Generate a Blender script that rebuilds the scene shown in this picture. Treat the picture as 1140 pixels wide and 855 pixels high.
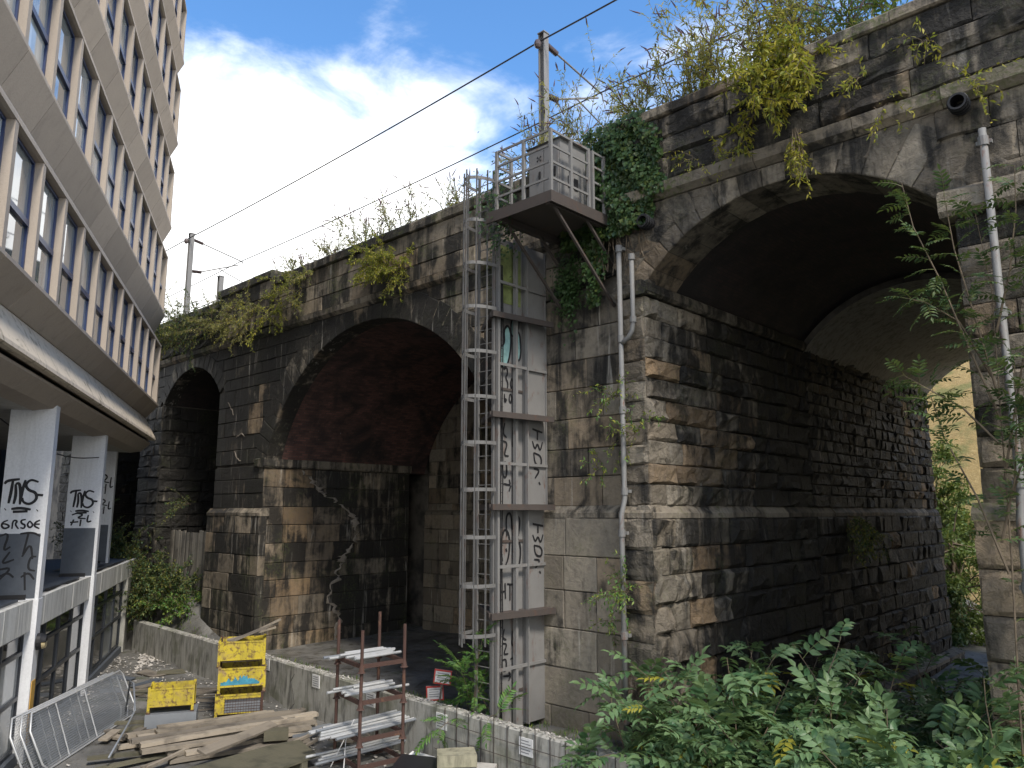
import bpy, math, random
import numpy as np
from mathutils import Vector, Matrix

for _o in list(bpy.data.objects): bpy.data.objects.remove(_o)
SC = bpy.context.scene
COL = SC.collection
R = math.radians

# ------------------------------------------------------------------ camera
CAM_PITCH = math.atan(142.5/856.0)
CAM_LEFT = R(46.673)                      # heading measured from -X towards +Y
cd = bpy.data.cameras.new('camera'); cam = bpy.data.objects.new('camera', cd); COL.objects.link(cam)
cd.sensor_width = 36.0; cd.lens = 856.0/1140.0*36.0; cd.clip_start = .1; cd.clip_end = 3000
cam.location = (0, 0, 5.0)
_h = Vector((-math.cos(CAM_LEFT)*math.cos(CAM_PITCH), math.sin(CAM_LEFT)*math.cos(CAM_PITCH), math.sin(CAM_PITCH)))
cam.rotation_euler = _h.to_track_quat('-Z', 'Y').to_euler()
SC.camera = cam

# ------------------------------------------------------------------ sky and sun
SUN_EL, SUN_AZ = R(50), R(108)            # azimuth from +Y clockwise (towards +X)
w = bpy.data.worlds.new('World'); SC.world = w; w.use_nodes = True
nt = w.node_tree; nt.nodes.clear()
def wn(t, **k):
    n = nt.nodes.new(t)
    for a, b in k.items(): setattr(n, a, b)
    return n
wo = wn('ShaderNodeOutputWorld'); wb = wn('ShaderNodeBackground'); wb.inputs['Strength'].default_value = .1
sky = wn('ShaderNodeTexSky', sky_type='NISHITA'); sky.sun_disc = False
sky.sun_elevation = SUN_EL; sky.sun_rotation = SUN_AZ; sky.air_density = 1.0; sky.dust_density = .3; sky.ozone_density = 2.5
tc = wn('ShaderNodeTexCoord'); sp = wn('ShaderNodeSeparateXYZ')
nt.links.new(tc.outputs['Generated'], sp.inputs[0])
def wm(op, a, b=None, c=None):
    n = wn('ShaderNodeMath', operation=op)
    for i, v in enumerate((a, b, c)):
        if v is None: continue
        if isinstance(v, (int, float)): n.inputs[i].default_value = v
        else: nt.links.new(v, n.inputs[i])
    return n.outputs[0]
zz = wm('MAXIMUM', wm('ADD', sp.outputs[2], .12), .05)
cx = wm('DIVIDE', sp.outputs[0], zz); cy = wm('DIVIDE', sp.outputs[1], zz)
cb = wn('ShaderNodeCombineXYZ'); nt.links.new(cx, cb.inputs[0]); nt.links.new(cy, cb.inputs[1])
def wnoise(scale, detail, rough, dist, off):
    m = wn('ShaderNodeMapping'); nt.links.new(cb.outputs[0], m.inputs[0]); m.inputs[1].default_value = off
    n = wn('ShaderNodeTexNoise'); n.inputs['Scale'].default_value = scale; n.inputs['Detail'].default_value = detail
    n.inputs['Roughness'].default_value = rough; n.inputs['Distortion'].default_value = dist
    nt.links.new(m.outputs[0], n.inputs['Vector']); return n.outputs['Fac']
n1 = wnoise(1.15, 9, .58, .35, (3.1, 1.7, 0)); n2 = wnoise(3.6, 6, .6, .5, (8, 2, 0))
low = wm('MULTIPLY', wm('SUBTRACT', .525, sp.outputs[2]), 2.0)       # a bank of cloud low down, breaking up overhead
dens = wm('ADD', wm('ADD', n1, wm('MULTIPLY', wm('SUBTRACT', n2, .5), .55)), low)
mr = wn('ShaderNodeMapRange'); mr.interpolation_type = 'SMOOTHSTEP'
nt.links.new(dens, mr.inputs[0]); mr.inputs[1].default_value = .40; mr.inputs[2].default_value = .80
hs = wn('ShaderNodeHueSaturation'); hs.inputs['Saturation'].default_value = 1.2; hs.inputs['Value'].default_value = 1.0
nt.links.new(sky.outputs[0], hs.inputs['Color'])
cc = wn('ShaderNodeMixRGB'); cc.inputs[1].default_value = (5.9, 6.15, 6.4, 1); cc.inputs[2].default_value = (8.4, 8.2, 7.9, 1)
nt.links.new(n2, cc.inputs[0])
mx = wn('ShaderNodeMixRGB'); nt.links.new(mr.outputs[0], mx.inputs[0]); nt.links.new(hs.outputs[0], mx.inputs[1]); nt.links.new(cc.outputs[0], mx.inputs[2])
nt.links.new(mx.outputs[0], wb.inputs['Color']); nt.links.new(wb.outputs[0], wo.inputs['Surface'])

sl = bpy.data.lights.new('sun', 'SUN'); sl.energy = 1.5; sl.angle = R(11); sl.color = (1, .92, .82)
sun = bpy.data.objects.new('sun', sl); COL.objects.link(sun)
_s = Vector((math.sin(SUN_AZ)*math.cos(SUN_EL), math.cos(SUN_AZ)*math.cos(SUN_EL), math.sin(SUN_EL)))
sun.rotation_euler = _s.to_track_quat('Z', 'Y').to_euler(); sun.location = _s*60
VS = SC.view_settings; VS.view_transform = 'Standard'; VS.look = 'None'; VS.gamma = 1; VS.use_curve_mapping = False
VS.exposure = 1.55
SC.cycles.max_bounces = 6; SC.cycles.diffuse_bounces = 4; SC.cycles.glossy_bounces = 3; SC.cycles.transmission_bounces = 4; SC.cycles.transparent_max_bounces = 8

# ------------------------------------------------------------------ helpers
ORG = {}
class MB:
    """collects geometry for one mesh"""
    def __init__(s): s.v = []; s.f = []; s.c = []
    def add(s, vs, fs, col=(.5, .5, .5)):
        n = len(s.v); s.v += [tuple(p) for p in vs]
        for f in fs: s.f.append(tuple(i+n for i in f)); s.c.append(col)
        return s
    def hexa(s, p, col=(.5, .5, .5)):            # p: bottom 4 (ccw), top 4
        return s.add(p, [(3,2,1,0),(4,5,6,7),(0,1,5,4),(1,2,6,5),(2,3,7,6),(3,0,4,7)], col)
    def box(s, x0, x1, y0, y1, z0, z1, col=(.5, .5, .5)):
        return s.hexa([(x0,y0,z0),(x1,y0,z0),(x1,y1,z0),(x0,y1,z0),(x0,y0,z1),(x1,y0,z1),(x1,y1,z1),(x0,y1,z1)], col)
    def beam(s, p0, p1, w, h, up=(0,0,1), col=(.5, .5, .5)):
        p0 = Vector(p0); p1 = Vector(p1); d = (p1-p0).normalized(); up = Vector(up)
        if abs(d.dot(up)) > .98: up = Vector((1,0,0))
        a = d.cross(up).normalized()*w*.5; b = a.cross(d).normalized()*h*.5
        return s.hexa([p0-a-b, p0+a-b, p1+a-b, p1-a-b, p0-a+b, p0+a+b, p1+a+b, p1-a+b], col)
    def tube(s, p0, p1, r, n=8, r1=None, col=(.5, .5, .5), caps=True):
        return s.path([p0, p1], [r, r if r1 is None else r1], n, col, caps)
    def path(s, pts, r, n=6, col=(.5, .5, .5), caps=True, closed=False):
        pts = [Vector(p) for p in pts]; m = len(pts)
        if not isinstance(r, (list, tuple)): r = [r]*m
        vs = []; prev = None
        for i, p in enumerate(pts):
            if closed: d = pts[(i+1) % m]-pts[i-1]
            else: d = (pts[min(i+1, m-1)]-pts[max(i-1, 0)])
            d = d.normalized() if d.length > 1e-9 else Vector((0,0,1))
            if prev is None:
                a = d.orthogonal().normalized()
                q = d.cross(Vector((0,0,1)))
                if q.length > .1: a = q.normalized()
            else:
                a = prev-d*prev.dot(d); a = a.normalized() if a.length > 1e-6 else d.orthogonal().normalized()
            prev = a; b = d.cross(a)
            for k in range(n):
                t = 2*math.pi*k/n; vs.append(p+(a*math.cos(t)+b*math.sin(t))*r[i])
        fs = []
        for i in range(m if closed else m-1):
            j = (i+1) % m
            for k in range(n):
                l = (k+1) % n; fs.append((i*n+k, i*n+l, j*n+l, j*n+k))
        if caps and not closed: fs += [tuple(range(n-1, -1, -1)), tuple((m-1)*n+k for k in range(n))]
        return s.add(vs, fs, col)
    def prism(s, poly, z0, z1, col=(.5, .5, .5)):   # horizontal polygon (x, y) extruded in z
        n = len(poly)
        return s.add([(x,y,z0) for x,y in poly]+[(x,y,z1) for x,y in poly],
                     [tuple(range(n-1,-1,-1)), tuple(range(n, 2*n))]+[(i,(i+1)%n,n+(i+1)%n,n+i) for i in range(n)], col)
    def extrude(s, pts, vec, col=(.5, .5, .5)):
        n = len(pts); vec = Vector(vec); pts = [Vector(p) for p in pts]
        return s.add(pts+[p+vec for p in pts],
                     [tuple(range(n-1,-1,-1)), tuple(range(n, 2*n))]+[(i,(i+1)%n,n+(i+1)%n,n+i) for i in range(n)], col)

def link(o, parent=None):
    COL.objects.link(o)
    if parent is not None: o.parent = parent
    return o
def mesh_of(name, mb, mat, off=(0,0,0), smooth=False):
    me = bpy.data.meshes.new(name)
    ox, oy, oz = off
    me.from_pydata([(x-ox, y-oy, z-oz) for x, y, z in mb.v], [], mb.f)
    at = me.color_attributes.new('tint', 'FLOAT_COLOR', 'CORNER')
    cols = np.empty((len(me.loops), 4), np.float32); cols[:, 3] = 1
    i = 0
    for f, c in zip(mb.f, mb.c):
        cols[i:i+len(f), :3] = c; i += len(f)
    at.data.foreach_set('color', cols.ravel())
    if mat: me.materials.append(mat)
    if smooth: me.polygons.foreach_set('use_smooth', [True]*len(me.polygons))
    me.update(); return me
def obj(name, mb, mat, parent=None, org=None, smooth=False):
    """one mesh object; geometry given in world coordinates unless the parent is local (ORG (0,0,0) with its own transform)"""
    base = ORG[parent] if parent is not None else (org or (0,0,0))
    o = bpy.data.objects.new(name, mesh_of(name, mb, mat, base, smooth)); link(o, parent)
    if parent is None: o.location = base
    ORG[o] = base
    return o
def tag(o, label, cat=None, group=None, kind=None):
    if label: o['label'] = label
    if cat: o['category'] = cat
    if group: o['group'] = group
    if kind: o['kind'] = kind
    return o
def thing(name, label, cat, org=(0,0,0), group=None):
    o = bpy.data.objects.new(name, None); link(o); o.location = org; o.empty_display_size = .2
    ORG[o] = tuple(org); return tag(o, label, cat, group)
def lthing(name, label, cat, loc, rot=(0,0,0), group=None):
    """thing whose parts are given in its local coordinates"""
    o = bpy.data.objects.new(name, None); link(o); o.location = loc; o.rotation_euler = rot; o.empty_display_size = .2
    ORG[o] = (0,0,0); return tag(o, label, cat, group)
def copy_tree(o, parent=None):
    c = o.copy(); COL.objects.link(c); c.parent = parent
    for ch in o.children: copy_tree(ch, c)
    return c

# ------------------------------------------------------------------ materials
class NT:
    def __init__(s, name):
        s.m = bpy.data.materials.new(name); s.m.use_nodes = True; s.t = s.m.node_tree; s.t.nodes.clear()
        s.out = s.t.nodes.new('ShaderNodeOutputMaterial'); s.b = s.t.nodes.new('ShaderNodeBsdfPrincipled')
        s.t.links.new(s.b.outputs[0], s.out.inputs[0]); s._pos = None
    def n(s, t, **k):
        n = s.t.nodes.new(t)
        for a, b in k.items(): setattr(n, a, b)
        return n
    def put(s, sock, v):
        if isinstance(v, (int, float)): sock.default_value = v
        elif isinstance(v, (tuple, list)): sock.default_value = (*v, 1) if (len(v) == 3 and sock.type == 'RGBA') else v
        else: s.t.links.new(v, sock)
    def pos(s):
        if s._pos is None: s._pos = s.n('ShaderNodeNewGeometry').outputs['Position']
        return s._pos
    def loc(s): return s.n('ShaderNodeTexCoord').outputs['Object']
    def noise(s, scale, detail=4, rough=.55, vec=None, stretch=None, dist=0, off=(0,0,0)):
        v = vec if vec is not None else s.pos()
        if stretch or off != (0,0,0):
            m = s.n('ShaderNodeMapping'); s.put(m.inputs[0], v); m.inputs[1].default_value = off
            m.inputs[3].default_value = stretch or (1,1,1); v = m.outputs[0]
        n = s.n('ShaderNodeTexNoise'); s.put(n.inputs['Vector'], v); n.inputs['Scale'].default_value = scale
        n.inputs['Detail'].default_value = detail; n.inputs['Roughness'].default_value = rough; n.inputs['Distortion'].default_value = dist
        return n.outputs['Fac']
    def math(s, op, a, b=0., c=None, clamp=False):
        n = s.n('ShaderNodeMath', operation=op, use_clamp=clamp); s.put(n.inputs[0], a); s.put(n.inputs[1], b)
        if c is not None: s.put(n.inputs[2], c)
        return n.outputs[0]
    def ramp(s, v, a, b, lo=0., hi=1.):
        n = s.n('ShaderNodeMapRange'); n.interpolation_type = 'SMOOTHSTEP'; s.put(n.inputs[0], v)
        n.inputs[1].default_value = a; n.inputs[2].default_value = b; n.inputs[3].default_value = lo; n.inputs[4].default_value = hi
        return n.outputs[0]
    def mix(s, f, a, b, mode='MIX'):
        n = s.n('ShaderNodeMixRGB', blend_type=mode); s.put(n.inputs[0], f); s.put(n.inputs[1], a); s.put(n.inputs[2], b); return n.outputs[0]
    def tint(s):
        a = s.n('ShaderNodeAttribute'); a.attribute_name = 'tint'
        q = s.n('ShaderNodeSeparateColor'); s.t.links.new(a.outputs['Color'], q.inputs[0]); return q.outputs[0], q.outputs[1], q.outputs[2]
    def bump(s, h, strength=.3, dist=.02, prev=None):
        n = s.n('ShaderNodeBump'); n.inputs['Strength'].default_value = strength; n.inputs['Distance'].default_value = dist
        s.put(n.inputs['Height'], h)
        if prev is not None: s.put(n.inputs['Normal'], prev)
        return n.outputs[0]
    def done(s, col=None, rough=None, normal=None, metal=None, spec=None):
        if col is not None: s.put(s.b.inputs['Base Color'], col)
        if rough is not None: s.put(s.b.inputs['Roughness'], rough)
        if normal is not None: s.put(s.b.inputs['Normal'], normal)
        if metal is not None: s.put(s.b.inputs['Metallic'], metal)
        if spec is not None: s.put(s.b.inputs['Specular IOR Level'], spec)
        return s.m

def mat_stone(name, lime=.25, moss=.2, soot=1., rough=.85, bump=.5):
    """sandstone; tint = (random, ochre, soot) per stone"""
    t = NT(name); r, g, b = t.tint()
    grey = t.mix(t.noise(1.1, 3), (.30, .262, .20), (.20, .178, .138))
    och = t.mix(t.noise(3., 4, off=(7,3,1)), (.33, .205, .09), (.21, .14, .075))
    c = t.mix(g, grey, och)
    c = t.mix(1., c, t.math('ADD', .6, t.math('MULTIPLY', r, .7)), 'MULTIPLY')
    mot = t.noise(9, 6, .65)
    c = t.mix(t.ramp(mot, .35, .75, 0, .45), c, (.12, .10, .085))
    strk = t.noise(2.2, 6, .6, stretch=(1.6, 1.6, .22), dist=.4)
    blot = t.noise(1.7, 6, .62, dist=.6, off=(11, 5, 2))
    s1 = t.math('ADD', t.math('MULTIPLY', b, 1.25*soot), t.math('MULTIPLY', t.math('SUBTRACT', strk, .52), 1.7))
    s1 = t.math('ADD', s1, t.math('MULTIPLY', t.math('SUBTRACT', blot, .5), 1.5))
    sf = t.ramp(s1, .10, .68, 0, .95)
    c = t.mix(sf, c, (.017, .0165, .015))
    lm = t.noise(2.6, 7, .68, stretch=(2.2, 2.2, .16), dist=.8, off=(3, 9, 4))
    lm2 = t.noise(.55, 3, .5, off=(5, 5, 5))
    lf = t.math('MULTIPLY', t.ramp(lm, .56, .72), t.ramp(lm2, .42, .62, 0, lime))
    c = t.mix(lf, c, (.46, .43, .37))
    ms = t.math('MULTIPLY', t.ramp(t.noise(.8, 5, .6, off=(2, 14, 3)), .48, .70), t.ramp(t.noise(14, 3), .4, .65, 0, moss))
    c = t.mix(ms, c, (.085, .105, .03))
    h = t.math('ADD', t.noise(16, 8, .7), t.math('MULTIPLY', t.noise(60, 4, .6), .35))
    nb = t.bump(t.noise(4.5, 7, .62, dist=.8), bump*.8, .16)
    return t.done(c, t.math('SUBTRACT', rough, t.math('MULTIPLY', sf, .12)), t.bump(h, bump, .035, nb), spec=.3)

M = {}
M['ashlar'] = mat_stone('weathered_ashlar', .8, .4, bump=.3)
M['rock'] = mat_stone('rock_faced_stone', .35, .3, bump=1.)
M['old'] = mat_stone('sooty_ashlar', 1., .12, 1.15, bump=.35)
M['wet'] = mat_stone('wet_small_stone', .6, .12, 1.05, .78, .7)
M['cope'] = mat_stone('mossy_coping_stone', .3, .95, .9)

t = NT('mortar_core'); c = t.mix(t.noise(5, 5), (.10, .088, .072), (.17, .15, .12)); c = t.mix(t.ramp(t.noise(1.2, 5), .4, .65), c, (.035, .032, .029))
M['core'] = t.done(c, .95, t.bump(t.noise(30, 5), .4, .02))

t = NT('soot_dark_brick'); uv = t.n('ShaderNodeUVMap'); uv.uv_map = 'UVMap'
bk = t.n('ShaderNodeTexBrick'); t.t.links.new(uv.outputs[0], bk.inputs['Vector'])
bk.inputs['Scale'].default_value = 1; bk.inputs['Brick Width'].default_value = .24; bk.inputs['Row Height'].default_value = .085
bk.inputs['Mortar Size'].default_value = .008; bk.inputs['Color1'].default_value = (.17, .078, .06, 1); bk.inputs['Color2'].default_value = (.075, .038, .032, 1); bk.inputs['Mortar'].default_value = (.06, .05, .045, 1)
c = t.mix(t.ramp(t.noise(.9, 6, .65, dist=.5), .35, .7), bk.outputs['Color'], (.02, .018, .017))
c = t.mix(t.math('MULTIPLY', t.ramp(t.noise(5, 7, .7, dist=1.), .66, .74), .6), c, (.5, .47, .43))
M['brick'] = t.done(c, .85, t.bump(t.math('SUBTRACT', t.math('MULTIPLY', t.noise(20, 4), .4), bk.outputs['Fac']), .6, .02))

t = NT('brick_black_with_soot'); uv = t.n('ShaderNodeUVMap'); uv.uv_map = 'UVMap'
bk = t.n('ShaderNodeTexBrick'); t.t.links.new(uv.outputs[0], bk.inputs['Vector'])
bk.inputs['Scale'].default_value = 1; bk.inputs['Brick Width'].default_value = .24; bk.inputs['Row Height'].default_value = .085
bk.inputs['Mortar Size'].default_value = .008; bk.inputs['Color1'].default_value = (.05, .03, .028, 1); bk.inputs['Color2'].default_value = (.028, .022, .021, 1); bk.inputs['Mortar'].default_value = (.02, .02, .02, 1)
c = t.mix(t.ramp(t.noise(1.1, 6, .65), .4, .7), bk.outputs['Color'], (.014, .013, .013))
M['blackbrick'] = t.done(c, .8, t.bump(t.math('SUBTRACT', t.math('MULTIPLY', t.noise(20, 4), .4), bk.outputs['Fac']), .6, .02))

def mat_concrete(name, c1, c2, stain=(.05, .05, .042), amt=.6, streak=.2, moss=0., rough=.8, bump=.25, stretch=None):
    t = NT(name)
    c = t.mix(t.noise(3, 6, .6), c1, c2)
    s = t.noise(2.4, 7, .65, stretch=stretch or (2.4, 2.4, streak), dist=.5)
    c = t.mix(t.math('MULTIPLY', t.ramp(s, .42, .72), amt), c, stain)
    if moss: c = t.mix(t.math('MULTIPLY', t.ramp(t.noise(1.3, 6, .6, off=(4,4,4)), .48, .7), moss), c, (.075, .085, .03))
    c = t.mix(t.ramp(t.noise(22, 5, .7), .3, .8, 0, .35), c, (.5*c1[0], .5*c1[1], .5*c1[2]))
    return t.done(c, rough, t.bump(t.noise(28, 7, .65), bump, .02))
M['soffit_conc'] = mat_concrete('concrete_soffit', (.37, .355, .315), (.28, .27, .24), (.04, .04, .036), .75, .5, bump=.06)
M['retwall'] = mat_concrete('stained_concrete_wall', (.46, .45, .40), (.33, .32, .28), (.045, .045, .038), .9, .5, .6)
M['paleconc'] = mat_concrete('pale_concrete', (.50, .48, .43), (.40, .38, .34), (.12, .12, .10), .45, .2)
M['fascia'] = mat_concrete('dirty_white_fascia', (.78, .77, .71), (.66, .65, .59), (.18, .17, .14), .6, .25)
t = NT('buff_concrete_panel'); r, g, b = t.tint()
c = t.mix(t.noise(2, 4), (.44, .375, .305), (.385, .33, .27)); c = t.mix(1., c, t.math('ADD', .88, t.math('MULTIPLY', r, .24)), 'MULTIPLY')
c = t.mix(t.ramp(t.noise(45, 4, .7), .35, .75, 0, .35), c, (.22, .19, .155))
c = t.mix(t.math('MULTIPLY', t.ramp(t.noise(1.6, 6, .6, stretch=(2.5, 2.5, .25), dist=.5), .48, .78), .32), c, (.19, .165, .135))
M['buff'] = t.done(c, .9, t.bump(t.noise(50, 5, .7), .3, .01))
t = NT('stained_base_panel')
c = t.mix(t.noise(2, 4), (.60, .52, .40), (.50, .43, .33))
q = t.noise(3.2, 7, .68, stretch=(1.2, 1.2, 1.), dist=.9)
c = t.mix(t.math('MULTIPLY', t.ramp(q, .5, .68), .75), c, (.15, .125, .085))
M['basepanel'] = t.done(c, .9, t.bump(t.noise(40, 5, .7), .3, .01))
def mat_plain(name, col, rough=.5, metal=0., var=.18, bump=0., spec=None, scale=6):
    t = NT(name); k = tuple(x*(1-var) for x in col)
    c = t.mix(t.ramp(t.noise(scale, 6, .65), .3, .7), col, k)
    return t.done(c, rough, t.bump(t.noise(40, 4), bump, .01) if bump else None, metal, spec)
M['colwhite'] = mat_concrete('white_painted_column', (.78, .79, .79), (.72, .73, .735), (.42, .42, .40), .35, .15, rough=.6, bump=.08)
M['colgrey'] = mat_plain('slate_grey_paint', (.085, .098, .115), .55)
M['charcoal'] = mat_plain('charcoal_window_frame', (.03, .034, .04), .4)
M['bluefr'] = mat_plain('dark_blue_window_frame', (.02, .04, .115), .4)
M['darkin'] = mat_plain('dark_interior', (.03, .03, .03), .9)
M['black'] = mat_plain('black_rubber', (.012, .012, .013), .6)
M['paint_black'] = mat_plain('black_spray_paint', (.010, .010, .012), .6, var=.3, scale=20)
M['paint_teal'] = mat_plain('pale_teal_spray_paint', (.26, .44, .42), .6, var=.3, scale=9)
t = NT('office_glass'); r, g, b = t.tint()
c = t.mix(g, t.mix(t.ramp(t.noise(1.3, 3, stretch=(1, 1, .25)), .45, .6), (.26, .30, .305), (.50, .55, .56)), (.12, .145, .155))
c = t.mix(1., c, t.math('ADD', .55, t.math('MULTIPLY', r, .7)), 'MULTIPLY')
M['glass'] = t.done(c, .04, None, 0, .9); M['glass'].node_tree.nodes['Principled BSDF'].inputs['Coat Weight'].default_value = .6
t = NT('shop_glass'); r, g, b = t.tint()
c = t.mix(g, (.018, .02, .022), (.42, .44, .43)); M['shopglass'] = t.done(c, .06, None, 0, .8)
def mat_metal(name, c1, c2, rust=.3, rough=.5, metal=.3, rustcol=(.12, .05, .025)):
    t = NT(name); c = t.mix(t.noise(4, 5), c1, c2)
    c = t.mix(t.math('MULTIPLY', t.ramp(t.noise(5, 7, .7, stretch=(1, 1, .4), dist=.6), .54, .72), rust), c, rustcol)
    return t.done(c, rough, t.bump(t.noise(35, 5), .15, .01), metal)
M['steel'] = mat_metal('grey_painted_steel', (.23, .225, .215), (.165, .165, .16), .4, .6, .1)
M['steelwhite'] = mat_metal('pale_painted_steel', (.215, .21, .20), (.16, .158, .15), .7, .6, .05)
M['ladder'] = mat_metal('weathered_grey_ladder_steel', (.16, .157, .148), (.115, .113, .108), .6, .65, .05)
M['steeldark'] = mat_metal('dark_rusty_steel', (.075, .06, .05), (.05, .042, .038), .6, .7, .1)
M['rust'] = mat_metal('rusted_red_steel', (.085, .042, .03), (.045, .026, .021), .75, .85, .0, (.19, .095, .05))
M['galv'] = mat_metal('galvanised_steel', (.30, .32, .34), (.22, .24, .26), .12, .45, .4)
M['alu'] = mat_metal('weathered_grey_tube', (.55, .56, .55), (.42, .43, .43), .22, .45, .35)
M['pipe'] = mat_metal('grey_cast_iron_pipe', (.21, .21, .20), (.14, .14, .135), .95, .65, .05)
t = NT('chipped_yellow_paint'); r, g, b = t.tint()
c = t.mix(t.noise(3, 4), (.56, .43, .02), (.42, .34, .03))
c = t.mix(t.ramp(t.noise(2.2, 7, .7, stretch=(1.5, 1.5, .5), dist=.5, off=(6,2,8)), .46, .7, 0, .55), c, (.13, .10, .045))
c = t.mix(t.math('MULTIPLY', t.ramp(t.noise(4.5, 7, .7, dist=.7), .50, .60), t.math('ADD', .25, t.math('MULTIPLY', r, .7))), c, (.30, .21, .10))
c = t.mix(t.math('MULTIPLY', t.ramp(t.noise(9, 5, .7, off=(3,1,2)), .50, .62), .8), c, (.10, .05, .03))
M['yellow'] = t.done(c, .6, t.bump(t.noise(20, 5), .2, .01))
M['blue'] = mat_plain('worn_blue_paint', (.06, .30, .42), .6, var=.5)
def mat_wood(name, c1, c2, dark=(.05, .042, .034), amt=.5):
    t = NT(name); r, g, b = t.tint(); v = t.loc()
    c = t.mix(t.noise(5, 6, .6, vec=v, stretch=(.35, 7, 7), dist=.3), c1, c2)
    c = t.mix(t.math('MULTIPLY', t.ramp(t.noise(1.8, 6, .65), .45, .7), amt), c, dark)
    c = t.mix(1., c, t.math('ADD', .65, t.math('MULTIPLY', r, .7)), 'MULTIPLY')
    return t.done(c, .85, t.bump(t.noise(7, 6, .6, vec=v, stretch=(.3, 9, 9)), .35, .01))
M['wood'] = mat_wood('weathered_grey_timber', (.22, .19, .15), (.13, .115, .092), amt=.65)
M['woodpale'] = mat_wood('pale_dry_timber', (.35, .30, .23), (.22, .19, .145), amt=.6)
M['woodmoss'] = mat_wood('mossy_wet_plywood', (.13, .115, .075), (.08, .078, .05), (.03, .032, .02), .6)
M['fence'] = mat_wood('grey_fence_board', (.24, .22, .18), (.17, .155, .13))
M['sign'] = mat_plain('white_notice_board', (.72, .72, .70), .5, var=.15)
M['red'] = mat_plain('red_notice_print', (.5, .05, .04), .5)
M['print'] = mat_plain('grey_notice_print', (.22, .22, .23), .6)
M['tape'] = mat_plain('orange_yellow_panel', (.62, .36, .07), .6)
M['foam'] = mat_concrete('pale_yellow_foam', (.38, .36, .25), (.28, .26, .18), (.08, .075, .05), .7, .6, .3)
M['sheet'] = mat_plain('black_plastic_sheeting', (.018, .018, .02), .35)
M['rubble'] = mat_plain('pale_rubble', (.52, .49, .44), .9, var=.4, bump=.4, scale=14)
M['white'] = mat_plain('white_sheet', (.72, .72, .71), .5)
M['lime'] = mat_concrete('lime_crust', (.36, .32, .265), (.20, .17, .13), (.12, .10, .08), .5, .6)
M['lens'] = mat_plain('yellowed_lamp_lens', (.55, .45, .25), .3)
M['insul'] = mat_plain('brown_ceramic_insulator', (.10, .075, .07), .35)
M['wire'] = mat_plain('dark_wire', (.04, .04, .042), .6)

def mat_leaf(name, c1, c2, yellow=(.42, .36, .04), trans=.35, rough=.5):
    """tint = (random, yellowing, -)"""
    t = NT(name); r, g, b = t.tint()
    c = t.mix(r, c1, c2); c = t.mix(g, c, yellow)
    d = t.done(c, rough, spec=.35)
    tr = t.n('ShaderNodeBsdfTranslucent'); t.put(tr.inputs[0], t.mix(.5, c, (.16, .22, .03)))
    mxs = t.n('ShaderNodeMixShader'); mxs.inputs[0].default_value = trans
    t.t.links.new(t.b.outputs[0], mxs.inputs[1]); t.t.links.new(tr.outputs[0], mxs.inputs[2]); t.t.links.new(mxs.outputs[0], t.out.inputs[0])
    return d
M['leaf'] = mat_leaf('ash_green_leaf', (.05, .115, .048), (.15, .24, .108), trans=.3, rough=.42)
M['leafdark'] = mat_leaf('dark_green_leaf', (.03, .065, .025), (.07, .12, .045), trans=.22)
M['leafivy'] = mat_leaf('ivy_leaf', (.025, .055, .018), (.06, .105, .035), trans=.2, rough=.4)
M['leafbud'] = mat_leaf('buddleia_leaf', (.16, .18, .07), (.30, .31, .15), (.62, .50, .10), .55)
M['leafyel'] = mat_leaf('yellowing_leaf', (.14, .19, .04), (.32, .33, .05), (.6, .48, .05), .45)
M['leaffern'] = mat_leaf('bright_green_leaf', (.06, .16, .04), (.13, .25, .06))
M['leaftree'] = mat_leaf('pale_green_tree_leaf', (.07, .13, .03), (.17, .22, .06))  # pale yellowish green of the trees and bushes beyond the arch
M['flower'] = mat_plain('faded_flower_spike', (.16, .10, .11), .9, var=.4)
M['stem'] = mat_plain('brown_stem', (.15, .115, .075), .9, var=.4)
t = NT('dry_grass'); c = t.mix(t.noise(1.2, 6, .65, stretch=(1, 1, 2.5)), (.38, .26, .095), (.20, .145, .055))
c = t.mix(t.ramp(t.noise(9, 6, .7, stretch=(1, 1, .5)), .45, .7, 0, .7), c, (.46, .34, .15)); c = t.mix(t.ramp(t.noise(.5, 5), .52, .66, 0, .7), c, (.12, .14, .04))
M['drygrass'] = t.done(c, .95, t.bump(t.noise(6, 7, .7), .8, .15))
# ------------------------------------------------------------------ ground
def lin(a, b, n): return [a+(b-a)*i/n for i in range(n+1)]
def smooth(a, b, x):
    t = max(0., min(1., (x-a)/(b-a))); return t*t*(3-2*t)
W0 = Vector((-30.13, 11.75, 0)); W1 = Vector((-6.3, 10.70, 0)); WD = (W1-W0).normalized(); WN = Vector((-WD.y, WD.x, 0))   # retaining wall line
def wall_y(x): return W0.y+(x-W0.x)*WD.y/WD.x
def ground_z(x, y):
    n = math.sin(x*1.7+y*.9)*.5+math.sin(x*.6-y*1.9+1)*.5
    if y < wall_y(x)+.12 and x < -6.1: return .012*n
    z = .62-.25*smooth(-9, -3, x)
    z -= .75*smooth(15, 20, y)*smooth(-12, -8, x)
    z += 1.3*smooth(-24, -29, x)*smooth(12, 13.2, y)
    return z+.05*n
xs = [-900, -300, -120, -70]+lin(-50, -30, 20)+lin(-29.6, 2, 79)+[5, 10, 25, 70, 300, 900]
ys = [-900, -300, -80, -20, -5]+lin(0, 9, 12)+lin(9.4, 14, 30)+lin(15, 34, 20)+[38, 60, 110, 300, 900]
mb = MB(); nx = len(xs); vs = [(x, y, ground_z(x, y)) for y in ys for x in xs]
mb.add(vs, [(j*nx+i, j*nx+i+1, (j+1)*nx+i+1, (j+1)*nx+i) for j in range(len(ys)-1) for i in range(nx-1)])
t = NT('yard_ground')
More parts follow.
